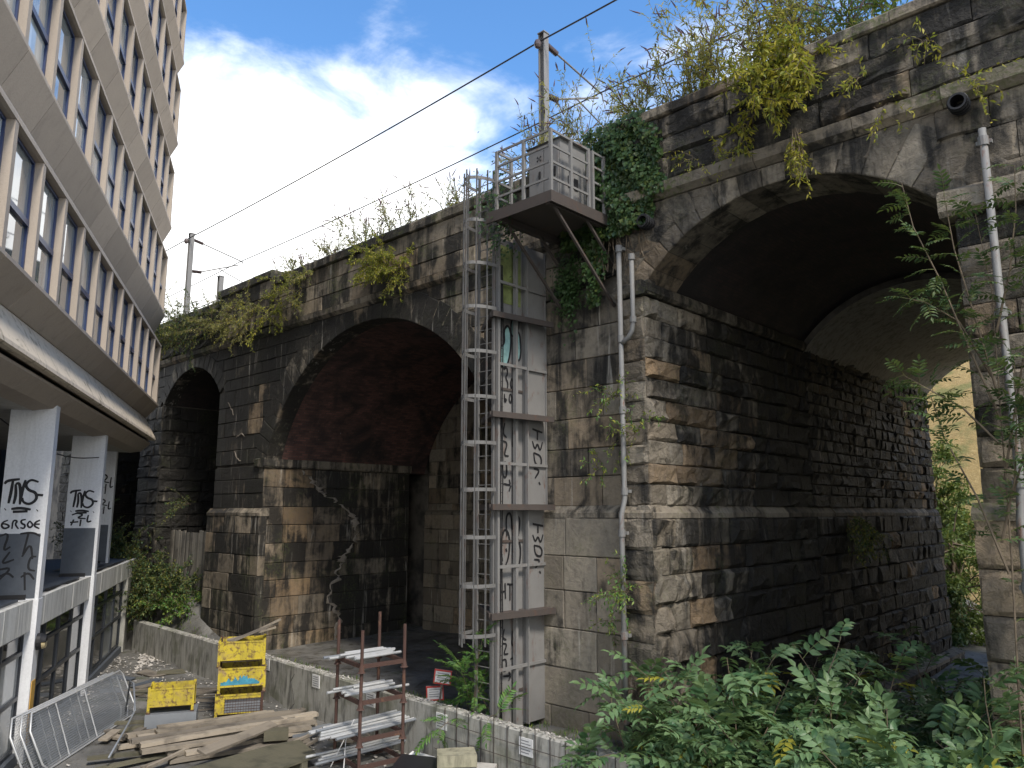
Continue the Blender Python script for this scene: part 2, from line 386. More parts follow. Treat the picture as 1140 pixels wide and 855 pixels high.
c = t.mix(t.ramp(t.noise(.8, 6, .6), .35, .65), (.10, .098, .09), (.17, .165, .15))
c = t.mix(t.ramp(t.noise(2.5, 7, .7, off=(3,2,1)), .5, .62, 0, .8), c, (.055, .05, .04))
c = t.mix(t.ramp(t.noise(1.1, 5, .6, off=(9,2,1)), .55, .68, 0, .6), c, (.06, .072, .03))
c = t.mix(t.ramp(t.noise(11, 6, .75), .62, .72, 0, .6), c, (.33, .31, .28))
M['ground'] = t.done(c, t.ramp(t.noise(.7, 4), .35, .6, .35, .9), t.bump(t.noise(9, 8, .7), .6, .05))
tag(obj('ground', mb, M['ground'], smooth=True), 'worn wet concrete yard and ground around the viaduct', kind='structure')

# ------------------------------------------------------------------ stones
def frame_front(Y): return (Vector((0, Y, 0)), Vector((1,0,0)), Vector((0,0,1)), Vector((0,-1,0)))
def frame_side(X): return (Vector((X, 0, 0)), Vector((0,1,0)), Vector((0,0,1)), Vector((1,0,0)))
def stone(mb, fr, quad, proud=.03, rough=0., tint=(.5,0,.3), back=.10, gap=.008, rng=random):
    O, U, V, N = fr
    cx = sum(p[0] for p in quad)/4; cy = sum(p[1] for p in quad)/4
    def sh(p, g):
        dx, dy = p[0]-cx, p[1]-cy; l = math.hypot(dx, dy) or 1
        hw = max(abs(q[0]-cx) for q in quad); hh = max(abs(q[1]-cy) for q in quad)
        return (cx+dx*max(.2, 1-g/max(hw, .02)), cy+dy*max(.2, 1-g/max(hh, .02)))
    q0 = [sh(p, gap) for p in quad]
    P = lambda a, b, o: O+U*a+V*b+N*o
    if rough <= 0:
        q1 = [sh(p, gap+.014) for p in quad]
        j = [rng.uniform(-.004, .004) for _ in range(4)]
        vs = [P(*p, -back) for p in q0]+[P(*p, proud-.014) for p in q0]+[P(*p, proud+j[i]) for i, p in enumerate(q1)]
        fs = [(8,9,10,11)]
        for k in range(4):
            l = (k+1) % 4; fs += [(k, l, 4+l, 4+k), (4+k, 4+l, 8+l, 8+k)]
        mb.add(vs, fs, tint); return
    L = max(q0[1][0]-q0[0][0], .1); nu = 3 if L < .6 else (4 if L < 1.1 else 5); nv = 3
    vs = []
    m0 = rng.uniform(.03, .09); m1 = rng.uniform(.03, .09); us = [0, m0]+[m0+(1-m0-m1)*i/(nu-1) for i in range(1, nu-1)]+[1-m1, 1] if nu > 2 else [0, .5, 1]
    tv = [0, rng.uniform(.05, .16), rng.uniform(.35, .65), rng.uniform(.84, .95), 1]
    lx = rng.uniform(-.9, .9); ly = rng.uniform(-.9, .9); bul = rng.uniform(.35, 1.15)
    for j, v in enumerate(tv):
        for i, u in enumerate(us):
            a0 = q0[0][0]+(q0[1][0]-q0[0][0])*u; a1 = q0[3][0]+(q0[2][0]-q0[3][0])*u
            b0 = q0[0][1]+(q0[1][1]-q0[0][1])*u; b1 = q0[3][1]+(q0[2][1]-q0[3][1])*u
            a = a0+(a1-a0)*v; b = b0+(b1-b0)*v
            edge = i in (0, len(us)-1) or j in (0, len(tv)-1)
            if edge: o = proud+rng.uniform(-.012, .022)
            else:
                o = proud+rough*bul*(.25+.9*rng.random()+lx*(u-.5)+ly*(v-.5)); a += rng.uniform(-.03, .03); b += rng.uniform(-.02, .02)
            vs.append(P(a, b, o))
    m = len(us); k = len(tv)
    fs = [(j*m+i, j*m+i+1, (j+1)*m+i+1, (j+1)*m+i) for j in range(k-1) for i in range(m-1)]
    n0 = len(vs); vs += [P(*p, -back) for p in q0]
    c = [0, m-1, k*m-1, (k-1)*m]
    ed = [[i for i in range(m)], [j*m+m-1 for j in range(k)], [(k-1)*m+m-1-i for i in range(m)], [(k-1-j)*m for j in range(k)]]
    for e in range(4): fs.append(tuple([n0+e, n0+(e+1) % 4]+ed[e][::-1]))
    mb.add(vs, fs, tint)

def rows(b0, b1, ch, spans, lw, rng, jit=.12):
    n = max(1, round((b1-b0)/ch)); hs = [1+rng.uniform(-jit, jit) for _ in range(n)]; t = sum(hs)
    z = b0
    for i in range(n):
        z1 = z+(b1-b0)*hs[i]/t if i < n-1 else b1
        A, B = spans(z+1e-4), spans(z1-1e-4)
        for (l0, r0), (l1, r1) in zip(A, B):
            if min(r0, r1)-max(l0, l1) < .05: continue
            lo, hi = max(l0, l1), min(r0, r1); cuts = [lo]
            x = lo+rng.uniform(lw[0], lw[1])*rng.choice((1, .6))
            while x < hi-lw[0]*.55: cuts.append(x); x += rng.uniform(*lw)
            cuts.append(hi)
            if len(cuts) == 2: cuts = [lo, hi]
            for k in range(len(cuts)-1):
                a, c = cuts[k], cuts[k+1]
                q = [[a, z], [c, z], [c, z1], [a, z1]]
                if k == 0: q[0][0] = l0; q[3][0] = l1
                if k == len(cuts)-2: q[1][0] = r0; q[2][0] = r1
                yield q
        z = z1
COUNT = {}
def lay(quads, fr, mat, parent, name, tintf, rng, proud=.03, rough=0., back=.1, gap=.008, single=True, mass=None):
    for q in quads:
        cx = sum(p[0] for p in q)/4; cz = sum(p[1] for p in q)/4
        if single and COUNT.get(name, 0) < 300:
            mb = MB(); stone(mb, fr, q, proud+rng.uniform(-.008, .008), rough, tintf(cx, cz, rng), back, gap, rng)
            obj(name, mb, mat, parent); COUNT[name] = COUNT.get(name, 0)+1
        else: stone(mass, fr, q, proud+rng.uniform(-.008, .008), rough, tintf(cx, cz, rng), back, gap, rng)
def cl(x): return max(0., min(1., x))

VI = thing('railway_viaduct', 'soot-blackened sandstone railway viaduct with brick-lined arches and plants growing on its parapet', 'viaduct', (-16, 13, 0))
ARCH = {'r': (-5.53, 3.63, 7.22, -8.38, -2.70), 'm': (-18.05, 5.75, 4.75, -23.55, -12.62), 's': (-29.47, 2.98, 7.60, -31.9, -27.05), 't': (-36.45, 2.98, 7.60, -38.9, -34.0)}
YR, YL, YB, YE = 12.75, 13.0, 20.4, 31.6            # right bay front, left bays front, end of the old half, back of the new half
ZT = 11.3
def arc_z(k, x):
    xc, Rr, zc, a, b = ARCH[k]; return zc+math.sqrt(max(0, Rr*Rr-(x-xc)**2))
def core_pier(x0, x1, y0, y1, z1=ZT, z0=-1.2):
    return obj('pier', MB().box(x0, x1, y0, y1, z0, z1), M['core'], VI)
g = .05
P_far = core_pier(-52, -38.9-g, YL+g, YB)
P_left = core_pier(-34.0+g, -31.9-g, YL+g, YB)
P_mid = core_pier(-27.05+g, -23.55-g, YL+g, 19.2)
P_big = core_pier(-12.62+g, -8.38-g, YL+g, YB)
P_right = core_pier(-2.70+g, 4.0, YR+g, YB)
def core_arch(k, y0, y1, mat, dR=0., back=False):
    xc, Rr, zc, a, b = ARCH[k]; Rr = Rr+dR; n = 40
    xs_ = [a+(b-a)*i/n for i in range(n+1)]
    f = lambda x: zc+math.sqrt(max(0, Rr*Rr-(x-xc)**2))
    mb = MB()
    for i in range(n):
        x0, x1 = xs_[i], xs_[i+1]
        mb.add([(x0,y0,f(x0)),(x1,y0,f(x1)),(x1,y0,ZT),(x0,y0,ZT)], [(0,1,2,3)])
        if back: mb.add([(x0,y1,f(x0)),(x1,y1,f(x1)),(x1,y1,ZT),(x0,y1,ZT)], [(3,2,1,0)])
    sp_ = obj('spandrel_wall', mb, M['core'], VI)
    # vault: UV = (length along the barrel, arc length)
    a0 = math.acos((xc-a)/Rr) if abs(xc-a) < Rr else 0.; a1 = math.pi-a0
    m = 48; me = bpy.data.meshes.new('vault'); vs = []; fs = []; uvs = []
    for i in range(m+1):
        th = a0+(a1-a0)*i/m
        for y in (y0, y1): vs.append((xc-Rr*math.cos(th)-ORG[VI][0], y-ORG[VI][1], zc+Rr*math.sin(th)))
    for i in range(m):
        fs.append((2*i, 2*i+1, 2*i+3, 2*i+2))
        u0, u1 = Rr*(a0+(a1-a0)*i/m), Rr*(a0+(a1-a0)*(i+1)/m); uvs += [(y0,u0),(y1,u0),(y1,u1),(y0,u1)]
    me.from_pydata(vs, [], fs); ul = me.uv_layers.new(name='UVMap'); ul.data.foreach_set('uv', np.array(uvs, np.float32).ravel())
    me.materials.append(mat); me.polygons.foreach_set('use_smooth', [True]*len(fs))
    o = bpy.data.objects.new('vault', me); link(o, VI); ORG[o] = ORG[VI]
    return sp_
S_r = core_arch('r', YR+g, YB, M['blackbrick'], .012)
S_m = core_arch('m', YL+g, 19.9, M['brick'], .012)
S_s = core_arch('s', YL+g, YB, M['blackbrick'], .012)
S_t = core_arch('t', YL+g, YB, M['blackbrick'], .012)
# newer rear half: solid behind the left arches, a concrete-lined arch behind the right one
rear = obj('rear_block', MB().box(-52, -8.38-g, YB+.06, YE, -1.2, ZT)  .box(-2.6, 4.0, YB+.06, YE, -1.2, ZT), M['core'], VI)
ARCH['c'] = (-5.5, 3.55, 7.16, -8.36, -2.62)
S_c = core_arch('c', YB+.02, YE, M['soffit_conc'], 0); bk_ = MB()
for i_ in range(30):
    xa, xb = -8.36+5.74*i_/30, -8.36+5.74*(i_+1)/30; bk_.add([(xa,YE,arc_z('c',xa)),(xb,YE,arc_z('c',xb)),(xb,YE,ZT),(xa,YE,ZT)], [(3,2,1,0)])
obj('rear_spandrel', bk_, M['core'], VI)
back_wall = obj('back_wall', MB().box(-23.3, -12.62, 19.95, YB+.02, -1, ZT), M['core'], VI)
obj('slot_lining', MB().box(-26.2, -23.6, YB-.25, YB+.02, -1, 8).box(-26.4, -26.2, 19.2, YB, -1, 8).box(-26.4, -23.6, 19.3, YB, 6.5, 8), M['core'], VI)
obj('track_bed', MB().box(-52, -9.0, YL+.12, YE, ZT+.01, ZT+.55).box(-9.0, 4.0, YR+.12, YE, ZT+.01, ZT+.55), M['core'], VI)

rg = random.Random(7)
mass = {k: MB() for k in ('ashlar', 'rock', 'old', 'wet', 'cope')}
def T(oc, so, vo=.25, vs_=.2):
    def f(x, z, r): return (r.random(), cl(oc+r.uniform(-vo, vo)+(.35 if r.random() < .12 else 0)), cl(so+r.uniform(-vs_, vs_)))
    return f
ZP = 5.0                                           # top of the pier plinths (eye level)
# --- right arch, near reveal: rock-faced courses (X = -8.38), brown near the corner, black further in
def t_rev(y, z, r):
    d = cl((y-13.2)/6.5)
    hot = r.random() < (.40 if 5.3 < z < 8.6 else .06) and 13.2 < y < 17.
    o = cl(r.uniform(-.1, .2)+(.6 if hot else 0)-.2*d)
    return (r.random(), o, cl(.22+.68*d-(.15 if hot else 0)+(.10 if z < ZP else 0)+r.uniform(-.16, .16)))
fs_ = frame_side(-8.38)
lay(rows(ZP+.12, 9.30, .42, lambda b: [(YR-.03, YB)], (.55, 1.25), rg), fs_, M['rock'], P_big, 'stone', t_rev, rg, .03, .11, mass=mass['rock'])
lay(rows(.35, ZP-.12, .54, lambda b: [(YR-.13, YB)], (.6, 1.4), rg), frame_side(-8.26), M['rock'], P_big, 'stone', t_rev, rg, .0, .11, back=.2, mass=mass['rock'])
# quoins on the front of the same corner and the smooth pilaster beside them
t_q = T(.08, .24, .12, .14); t_p = T(.06, .27, .14, .18)
lay(rows(ZP+.12, 9.30, .42, lambda b: [(-9.02, -8.36)], (.7, .8), rg), frame_front(YR), M['rock'], P_big, 'stone', t_q, rg, .02, .06, back=.3, mass=mass['rock'])
lay(rows(.35, ZP-.12, .54, lambda b: [(-9.02, -8.24)], (.8, .9), rg), frame_front(YR-.12), M['rock'], P_big, 'stone', t_q, rg, .0, .06, back=.3, mass=mass['rock'])
def t_pil(x, z, r):
    return (r.random(), cl(.10+r.uniform(-.1, .2)+(.35 if 6.2 < z < 9 and r.random() < .35 else 0)), cl(.24+r.uniform(-.14, .16)))
lay(rows(ZP+.12, 9.6, .62, lambda b: [(-12.6, -9.03)], (.7, 1.35), rg), frame_front(YL), M['ashlar'], P_big, 'stone', t_pil, rg, .02, 0, mass=mass['ashlar'])
lay(rows(.35, ZP-.12, .72, lambda b: [(-12.72, -9.03)], (.7, 1.5), rg), frame_front(YL-.14), M['ashlar'], P_big, 'stone', T(.04, .05, .08, .16), rg, .0, 0, back=.25, mass=mass['ashlar'])
# --- left pier of the middle arch: front face and brown reveal
lay(rows(ZP+.12, 6.55, .5, lambda b: [(-27.02, -23.53)], (.7, 1.3), rg), frame_front(YL), M['old'], P_mid, 'stone', T(.03, .62, .06, .2), rg, .02, 0, mass=mass['old'])
lay(rows(.35, ZP-.12, .66, lambda b: [(-27.2, -23.42)], (.75, 1.3), rg), frame_front(YL-.14), M['ashlar'], P_mid, 'stone', T(.12, .42, .12, .2), rg, 0, 0, back=.25, mass=mass['ashlar'])
CRK = [(14.35, 6.4), (14.9, 6.0), (15.3, 5.6), (16.2, 5.2), (16.75, 4.6), (16.7, 3.9), (16.2, 3.4), (16.0, 2.8), (15.6, 2.1), (16.1, 1.4), (16.0, .5)]
def crk(z):
    for (y0, z0), (y1, z1) in zip(CRK, CRK[1:]):
        if z1 <= z <= z0: return y0+(y1-y0)*(z0-z)/(z0-z1)
    return 14.3 if z > 6.4 else 16
def t_brown(y, z, r):
    if y < crk(z)-.1: return (r.random(), cl(.45+r.uniform(-.3, .3)), cl(.40+r.uniform(-.18, .26)))
    return (r.random(), cl(.12+r.uniform(-.1, .15)), cl(.52+r.uniform(-.15, .2)))
lay(rows(.4, 6.45, .58, lambda b: [(YL-.02, 19.15)], (.75, 1.35), rg), frame_side(-23.52), M['ashlar'], P_mid, 'stone', t_brown, rg, .0, 0, back=.12, mass=mass['ashlar'])
# --- masonry beyond the first 300 stones: joined
rr = random.Random(11)
def massl(q, fr, key, tf, proud=.03, rough=0., back=.1): lay(q, fr, None, None, '', tf, rr, proud, rough, back, single=False, mass=mass[key])
massl(rows(.3, 10.9, .55, lambda b: [(-23.28, -12.62)], (.5, 1.0), rr), frame_front(19.93), 'ashlar', T(.12, .2, .1, .2), .02)
massl(rows(.3, ZP-.1, .6, lambda b: [(-23.38, -12.62)], (.5, 1.1), rr), frame_front(19.80), 'ashlar', T(.12, .08, .1, .25), .0, back=.2)
# far half of the right reveal: small stones, wet near the seam
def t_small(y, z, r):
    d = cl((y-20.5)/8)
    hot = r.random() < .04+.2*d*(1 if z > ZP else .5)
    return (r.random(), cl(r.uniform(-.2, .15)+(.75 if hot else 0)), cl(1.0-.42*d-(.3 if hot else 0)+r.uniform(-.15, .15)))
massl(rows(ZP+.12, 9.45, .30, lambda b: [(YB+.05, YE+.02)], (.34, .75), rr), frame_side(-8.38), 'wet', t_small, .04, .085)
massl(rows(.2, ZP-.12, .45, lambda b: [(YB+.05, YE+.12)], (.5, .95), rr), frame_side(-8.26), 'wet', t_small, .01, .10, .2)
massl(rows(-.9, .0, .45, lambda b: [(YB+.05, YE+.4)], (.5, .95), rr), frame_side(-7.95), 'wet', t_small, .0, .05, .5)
# left piers and reveals of the narrow arches
for (x0, x1) in ((-34.0, -31.9), (-44, -38.9)):
    massl(rows(.5, 9.3, .5, lambda b: [(x0, x1)], (.6, 1.1), rr), frame_front(YL), 'rock', T(.03, .72, .05, .15), .02, .07)
    massl(rows(.5, 9.3, .5, lambda b: [(YL-.02, YB)], (.6, 1.1), rr), frame_side(x1), 'rock', T(.03, .78, .05, .15), .02, .08)
# spandrels of the left bays (stones stop behind the voussoirs)
def spans_left(b):
    xc, Rr, zc, a, e = ARCH['m']; o = Rr+.3; d = math.sqrt(max(.0001, o*o-(b-zc)**2))
    x2, R2, z2, a2, e2 = ARCH['s']; o2 = R2+.3; d2 = math.sqrt(max(.0001, o2*o2-(b-z2)**2))
    x3 = ARCH['t'][0]
    return [(-44., x3-d2 if b > 9.3 else -38.9), (x3+d2 if b > 9.3 else -34., x2-d2 if b > 9.3 else -31.9), (x2+d2 if b > 9.3 else -27.02, xc-d if b > 6.6 else -23.53), (xc+d, -9.03)]
quads = [q for q in rows(6.62, 9.3, .5, lambda b: spans_left(b)[2:3], (.6, 1.1), rr)]
def t_old(x, z, r):
    return (r.random(), cl(.5+r.uniform(-.2, .2)), .25) if -24.35 < x < -23.7 and r.random() < .8 else T(.04, .72, .06, .2)(x, z, r)
massl(quads, frame_front(YL), 'old', t_old, .02)
massl([q for q in rows(9.3, 10.98, .42, lambda b: spans_left(b)[0:3], (.6, 1.1), rr)], frame_front(YL), 'old', T(.04, .72, .06, .2), .02)
massl([q for q in rows(6.62, 10.98, .5, lambda b: [(spans_left(b)[3][0], -12.62 if b < 9.6 else -9.03)], (.6, 1.1), rr)], frame_front(YL), 'ashlar', T(.08, .4, .08, .2), .02)
# right pier (front face at the picture's edge)
massl(rows(ZP+.12, 9.4, .46, lambda b: [(-2.74, 3.9)], (.8, 1.3), rr), frame_front(YR), 'rock', T(.08, .26, .12, .16), .02, .10)
massl(rows(-.3, ZP-.12, .66, lambda b: [(-2.86, 3.9)], (.5, .95), rr), frame_front(YR-.12), 'rock', T(.18, .12, .2, .12), .0, .09, .25)
massl(rows(ZP+.12, 9.4, .46, lambda b: [(YR, YB)], (.8, 1.3), rr), (Vector((-2.70,0,0)), Vector((0,1,0)), Vector((0,0,1)), Vector((-1,0,0))), 'rock', T(.05, .5, .12, .2), .0, .03)
# --- voussoirs
def voussoirs(k, Y, thick, ztop, L, mat, tf, rough, back, parent):
    xc, Rr, zc, a, e = ARCH[k]; a0 = math.acos(min(1, (xc-a)/Rr)); a1 = math.pi-a0; n = max(5, round(Rr*(a1-a0)/L)) | 1
    for i in range(n):
        t0, t1 = a0+(a1-a0)*i/n, a0+(a1-a0)*(i+1)/n
        th = thick*(1.0 if i % 2 else .95)
        def pt(t, r): return [xc-r*math.cos(t), zc+r*math.sin(t)]
        def ro(t): return min(Rr+th, (ztop-zc)/max(.05, math.sin(t)))
        q = [pt(t0, Rr), pt(t0, ro(t0)), pt(t1, ro(t1)), pt(t1, Rr)]
        mb = MB(); fr = frame_front(Y); O, U, V, N = fr
        tint = tf(0, 0, rg); pr = .03+rg.uniform(-.01, .012)
        g2 = .006/ (Rr); t0 += g2; t1 -= g2
        ins = .02; dt = ins/Rr
        F = [pt(t0, Rr), pt(t1, Rr), pt(t1, ro(t1)-.006), pt(t0, ro(t0)-.006)]
        I = [pt(t0+dt, Rr+ins), pt(t1-dt, Rr+ins), pt(t1-dt, ro(t1)-ins), pt(t0+dt, ro(t0)-ins)]
        P = lambda p, o: O+U*p[0]+V*p[1]+N*o
        vs = [P(p, -back) for p in F]+[P(p, pr-.015) for p in F]+[P(p, pr) for p in I]
        fs = [(0,1,2,3)]
        for m in range(4):
            l = (m+1) % 4; fs += [(m, 4+m, 4+l, l), (4+m, 8+m, 8+l, 4+l)]
        if rough:
            # rock-faced field: a few bosses inside the margin
            nI = []
            for jv in (.25, .6, .88):
                for iu in (.25, .75):
                    lo = [I[0][z]+(I[1][z]-I[0][z])*iu for z in (0, 1)]; hi = [I[3][z]+(I[2][z]-I[3][z])*iu for z in (0, 1)]
                    nI.append([lo[z]+(hi[z]-lo[z])*jv for z in (0, 1)])
            b0 = len(vs); vs += [P(p, pr+rough*rg.uniform(.4, 1.1)) for p in nI]
            fs += [(8,b0,b0+1,9), (8,11,b0+4,b0+2), (8,b0+2,b0), (9,b0+1,b0+3), (9,b0+3,b0+5,10), (11,10,b0+5,b0+4), (b0,b0+2,b0+3,b0+1), (b0+2,b0+4,b0+5,b0+3)]
        else: fs.append((8, 11, 10, 9))
        fs = [f[::-1] for f in fs]
        mb.add(vs, fs, tint); obj('voussoir', mb, mat, parent)
voussoirs('r', YR, 1.0, 11.2, .46, M['rock'], T(.05, .30, .06, .08), .018, 1.1, S_r)
voussoirs('m', YL, .85, 10.94, .46, M['old'], T(.06, .55, .06, .1), 0, .55, S_m)
voussoirs('s', YL, .6, 10.94, .42, M['old'], T(.04, .55, .08, .2), 0, .5, S_s)
voussoirs('t', YL, .6, 10.94, .42, M['old'], T(.04, .55, .08, .2), 0, .5, S_t)
def spans_right(b):
    xc, Rr, zc, a, e = ARCH['r']; o = Rr+.35; d = math.sqrt(max(.0001, o*o-(b-zc)**2))
    return [(-9.02, max(xc-d, -8.98)), (min(xc+d, 3.5), 3.9)]
massl(rows(9.62, 11.2, .5, spans_right, (.7, 1.2), rr), frame_front(YR), 'rock', T(.05, .26, .1, .18), .02, .05)
# --- impost blocks
def blocks(name, x0, x1, L, prof, axis, at, mat, parent, tf):
    """run of moulded blocks; prof = [(out, z)...] closed section; axis 'x' (front) or 'y' (side)"""
    n = max(1, round((x1-x0)/L)); e = [x0+(x1-x0)*i/n for i in range(n+1)]
    for i in range(1, n): e[i] += rg.uniform(-.15, .15)*L
    for i in range(n):
        a, b = e[i]+.005, e[i+1]-.005; j = rg.uniform(-.012, .012); jz = rg.uniform(-.008, .008)
        if axis == 'x': pts = [(a, at-o-j, z+jz) for o, z in prof]; v = (b-a, 0, 0)
        elif axis == 'y': pts = [(at+o+j, a, z+jz) for o, z in prof]; v = (0, b-a, 0)
        mb = MB().extrude(pts, v, tf(0, 0, rg))
        obj(name, mb, mat, parent)
imp = [(-.2, 9.32), (.10, 9.32), (.16, 9.38), (.16, 9.54), (.05, 9.62), (-.2, 9.62)]
blocks('impost_stone', YR-.16, YB, 1.3, imp, 'y', -8.38, M['rock'], P_big, T(.08, .45, .1, .2))
blocks('impost_stone', -9.02, -8.22, .8, imp, 'x', YR, M['rock'], P_big, T(.08, .35, .1, .2))
blocks('impost_stone', -2.92, 3.9, 1.4, [(-.2, 9.42), (.14, 9.42), (.2, 9.5), (.2, 9.78), (.08, 9.86), (-.2, 9.86)], 'x', YR, M['rock'], P_right, T(.05, .25, .1, .15))
imm = [(-.2, 6.47), (.07, 6.47), (.10, 6.52), (.10, 6.74), (.04, 6.78), (-.2, 6.78)]
blocks('impost_stone', YL-.1, 19.15, 1.5, imm, 'y', -23.52, M['ashlar'], P_mid, T(.15, .4, .1, .2))
blocks('impost_stone', -24.1, -23.45, .65, imm, 'x', YL, M['ashlar'], P_mid, T(.1, .4, .1, .2))
# --- plinth ledges with a sloping top
pl = [(-.2, ZP-.12), (.15, ZP-.12), (.15, ZP-.02), (.02, ZP+.13), (-.2, ZP+.13)]
blocks('plinth_ledge', YR-.1, YB, 1.5, pl, 'y', -8.38, M['cope'], P_big, T(.05, .25, .05, .15))
blocks('plinth_ledge', YB+.05, YE, 1.2, pl, 'y', -8.38, M['wet'], rear, T(.05, .35, .05, .15))
blocks('plinth_ledge', -9.02, -8.24, .8, pl, 'x', YR, M['cope'], P_big, T(.05, .2, .05, .15))
blocks('plinth_ledge', -12.7, -9.03, 1.2, pl, 'x', YL, M['cope'], P_big, T(.05, .2, .05, .15))
blocks('plinth_ledge', -27.2, -23.42, 1.2, pl, 'x', YL, M['cope'], P_mid, T(.05, .35, .05, .15))
blocks('plinth_ledge', -2.88, 3.9, 1.2, pl, 'x', YR, M['cope'], P_right, T(.05, .2, .05, .15))
blocks('plinth_ledge', -23.3, -12.62, 1.3, [(-.1, ZP-.1), (.15, ZP-.1), (.15, ZP-.02), (.02, ZP+.08), (-.1, ZP+.08)], 'x', 19.93, M['ashlar'], back_wall, T(.05, .25, .05, .15))
blocks('plinth_ledge', YB+.05, YE+.4, 1.6, [(-.3, .0), (.35, .0), (.35, .10), (.0, .22), (-.3, .22)], 'y', -8.26, M['wet'], rear, T(.05, .15, .05, .1))
blocks('plinth_ledge', YR-.5, 16.5, 1.6, [(-.3, .0), (.35, .0), (.35, .36), (.0, .5), (-.3, .5)], 'y', -8.26, M['cope'], P_big, T(.25, .1, .1, .1))
# --- string course, parapet and coping
PA_R = obj('parapet', MB().box(-9.0, 3.95, YR+.06, YR+.55, ZT, 12.9), M['core'], VI)
PA_L = obj('parapet', MB().box(-23.3, -9.05, YL+.06, YL+.5, ZT, 12.66).box(-52, -27.3, YL+.06, YL+.5, ZT, 12.6).box(-27.3, -23.3, YL-.04, YL+.5, ZT, 12.9), M['core'], VI)
st_r = [(-.2, 11.2), (.06, 11.2), (.18, 11.30), (.20, 11.50), (.04, 11.58), (-.2, 11.58)]
st_l = [(-.2, 10.95), (.05, 10.95), (.15, 11.04), (.17, 11.20), (.03, 11.26), (-.2, 11.26)]
blocks('string_course', -9.1, 3.9, 1.7, st_r, 'x', YR, M['cope'], PA_R, T(.08, .15, .08, .12))
blocks('string_course', -45, -9.12, 1.7, st_l, 'x', YL, M['cope'], PA_L, T(.06, .48, .06, .15))
lay(rows(11.58, 12.95, .46, lambda b: [(-9.05, 3.9)], (1.1, 2.3), rg), frame_front(YR), M['rock'], PA_R, 'parapet_stone', T(.06, .48, .06, .12), rg, .03, .10)
lay(rows(11.26, 12.68, .48, lambda b: [(-23.3, -9.08)], (.8, 1.6), rg), frame_front(YL), M['ashlar'], PA_L, 'parapet_stone', T(.16, .34, .12, .18), rg, .03, 0)
lay(rows(11.26, 12.9, .55, lambda b: [(-27.2, -23.35)], (.8, 1.4), rg), frame_front(YL-.1), M['ashlar'], PA_L, 'parapet_stone', T(.12, .42, .12, .18), rg, .03, 0)
lay(rows(11.26, 12.6, .46, lambda b: [(-44, -27.25)], (.9, 1.7), rg), frame_front(YL), M['rock'], PA_L, 'parapet_stone', T(.03, .7, .05, .15), rg, .03, .09)
def cope(z, h, o): return [(-.62, z), (o-.04, z), (o, z+.03), (o, z+h*.8), (o-.05, z+h), (-.62, z+h)]
blocks('coping_stone', -9.1, 3.9, 1.5, cope(12.95, .24, .13), 'x', YR, M['cope'], PA_R, T(.10, .36, .06, .12))
blocks('coping_stone', -23.4, -9.12, 1.4, cope(12.68, .30, .12), 'x', YL, M['cope'], PA_L, T(.05, .5, .05, .15))
blocks('coping_stone', -27.3, -23.42, 1.3, cope(12.9, .32, .22), 'x', YL, M['cope'], PA_L, T(.05, .55, .05, .15))
blocks('coping_stone', -45, -27.32, 1.4, cope(12.6, .30, .12), 'x', YL, M['cope'], PA_L, T(.05, .6, .05, .15))
for k, mb in mass.items():
    if mb.f: tag(obj('masonry_courses', mb, M[k], VI), None, kind='stuff')
# lime crust along the crack between the brown and the grey stone of the middle reveal
mb = MB(); rk = random.Random(5)
pts = []
for (y0, z0), (y1, z1) in zip(CRK, CRK[1:]):
    for i in range(8):
        f = i/8; st_ = .5*f+.5*round(f*2)/2; pts.append((y0+(y1-y0)*st_+rk.uniform(-.12, .12), z0+(z1-z0)*f+rk.uniform(-.03, .03)))
vs = []; fs = []
for i, (y, z) in enumerate(pts):
    w_ = rk.uniform(.01, .10)*(2.6 if rk.random() < .22 else 1); h_ = rk.uniform(.015, .04)
    vs += [(-23.535, y-w_, z+rk.uniform(-.03, .03)), (-23.52+h_, y-w_*.3, z+rk.uniform(-.03, .03)), (-23.52+h_*.9, y+w_*.4, z+rk.uniform(-.03, .03)), (-23.535, y+w_, z)]
for i in range(len(pts)-1): fs += [(4*i+j, 4*i+j+1, 4*i+5+j, 4*i+4+j) for j in range(3)]
obj('lime_crust', mb.add(vs, fs), M['lime'], P_mid, smooth=True)

# web of lime on the sooty face of the left pier
def crust(name, lines, Y, parent, seed, wmax=.07):
    rk = random.Random(seed)
    for ln in lines:
        pts = []
        for (x0, z0), (x1, z1) in zip(ln, ln[1:]):
            m = max(2, int(math.hypot(x1-x0, z1-z0)/.08))
            pts += [(x0+(x1-x0)*i/m+rk.uniform(-.03, .03), z0+(z1-z0)*i/m+rk.uniform(-.03, .03)) for i in range(m)]
        vs = []; fs = []
        for i, (x, z) in enumerate(pts):
            d = pts[min(i+1, len(pts)-1)]; e = pts[max(i-1, 0)]; dx, dz = d[0]-e[0], d[1]-e[1]; l = math.hypot(dx, dz) or 1; w_ = rk.uniform(.012, wmax)
            if i in (0, len(pts)-1): w_ = .004
            vs += [(x-dz/l*w_, Y-.032, z+dx/l*w_), (x, Y-.042-rk.random()*.012, z), (x+dz/l*w_, Y-.032, z-dx/l*w_)]
        for i in range(len(pts)-1): fs += [(3*i, 3*i+1, 3*i+4, 3*i+3), (3*i+1, 3*i+2, 3*i+5, 3*i+4)]
        obj(name, MB().add(vs, fs), M['lime'], parent, smooth=True)
crust('lime_crust', [[(-26.3,8.9),(-26.0,8.6),(-25.8,8.3)], [(-25.6,7.6),(-25.2,7.7),(-24.9,7.5)], [(-25.6,7.1),(-25.4,6.8),(-25.0,6.75)]], YL, P_mid, 3, .03)
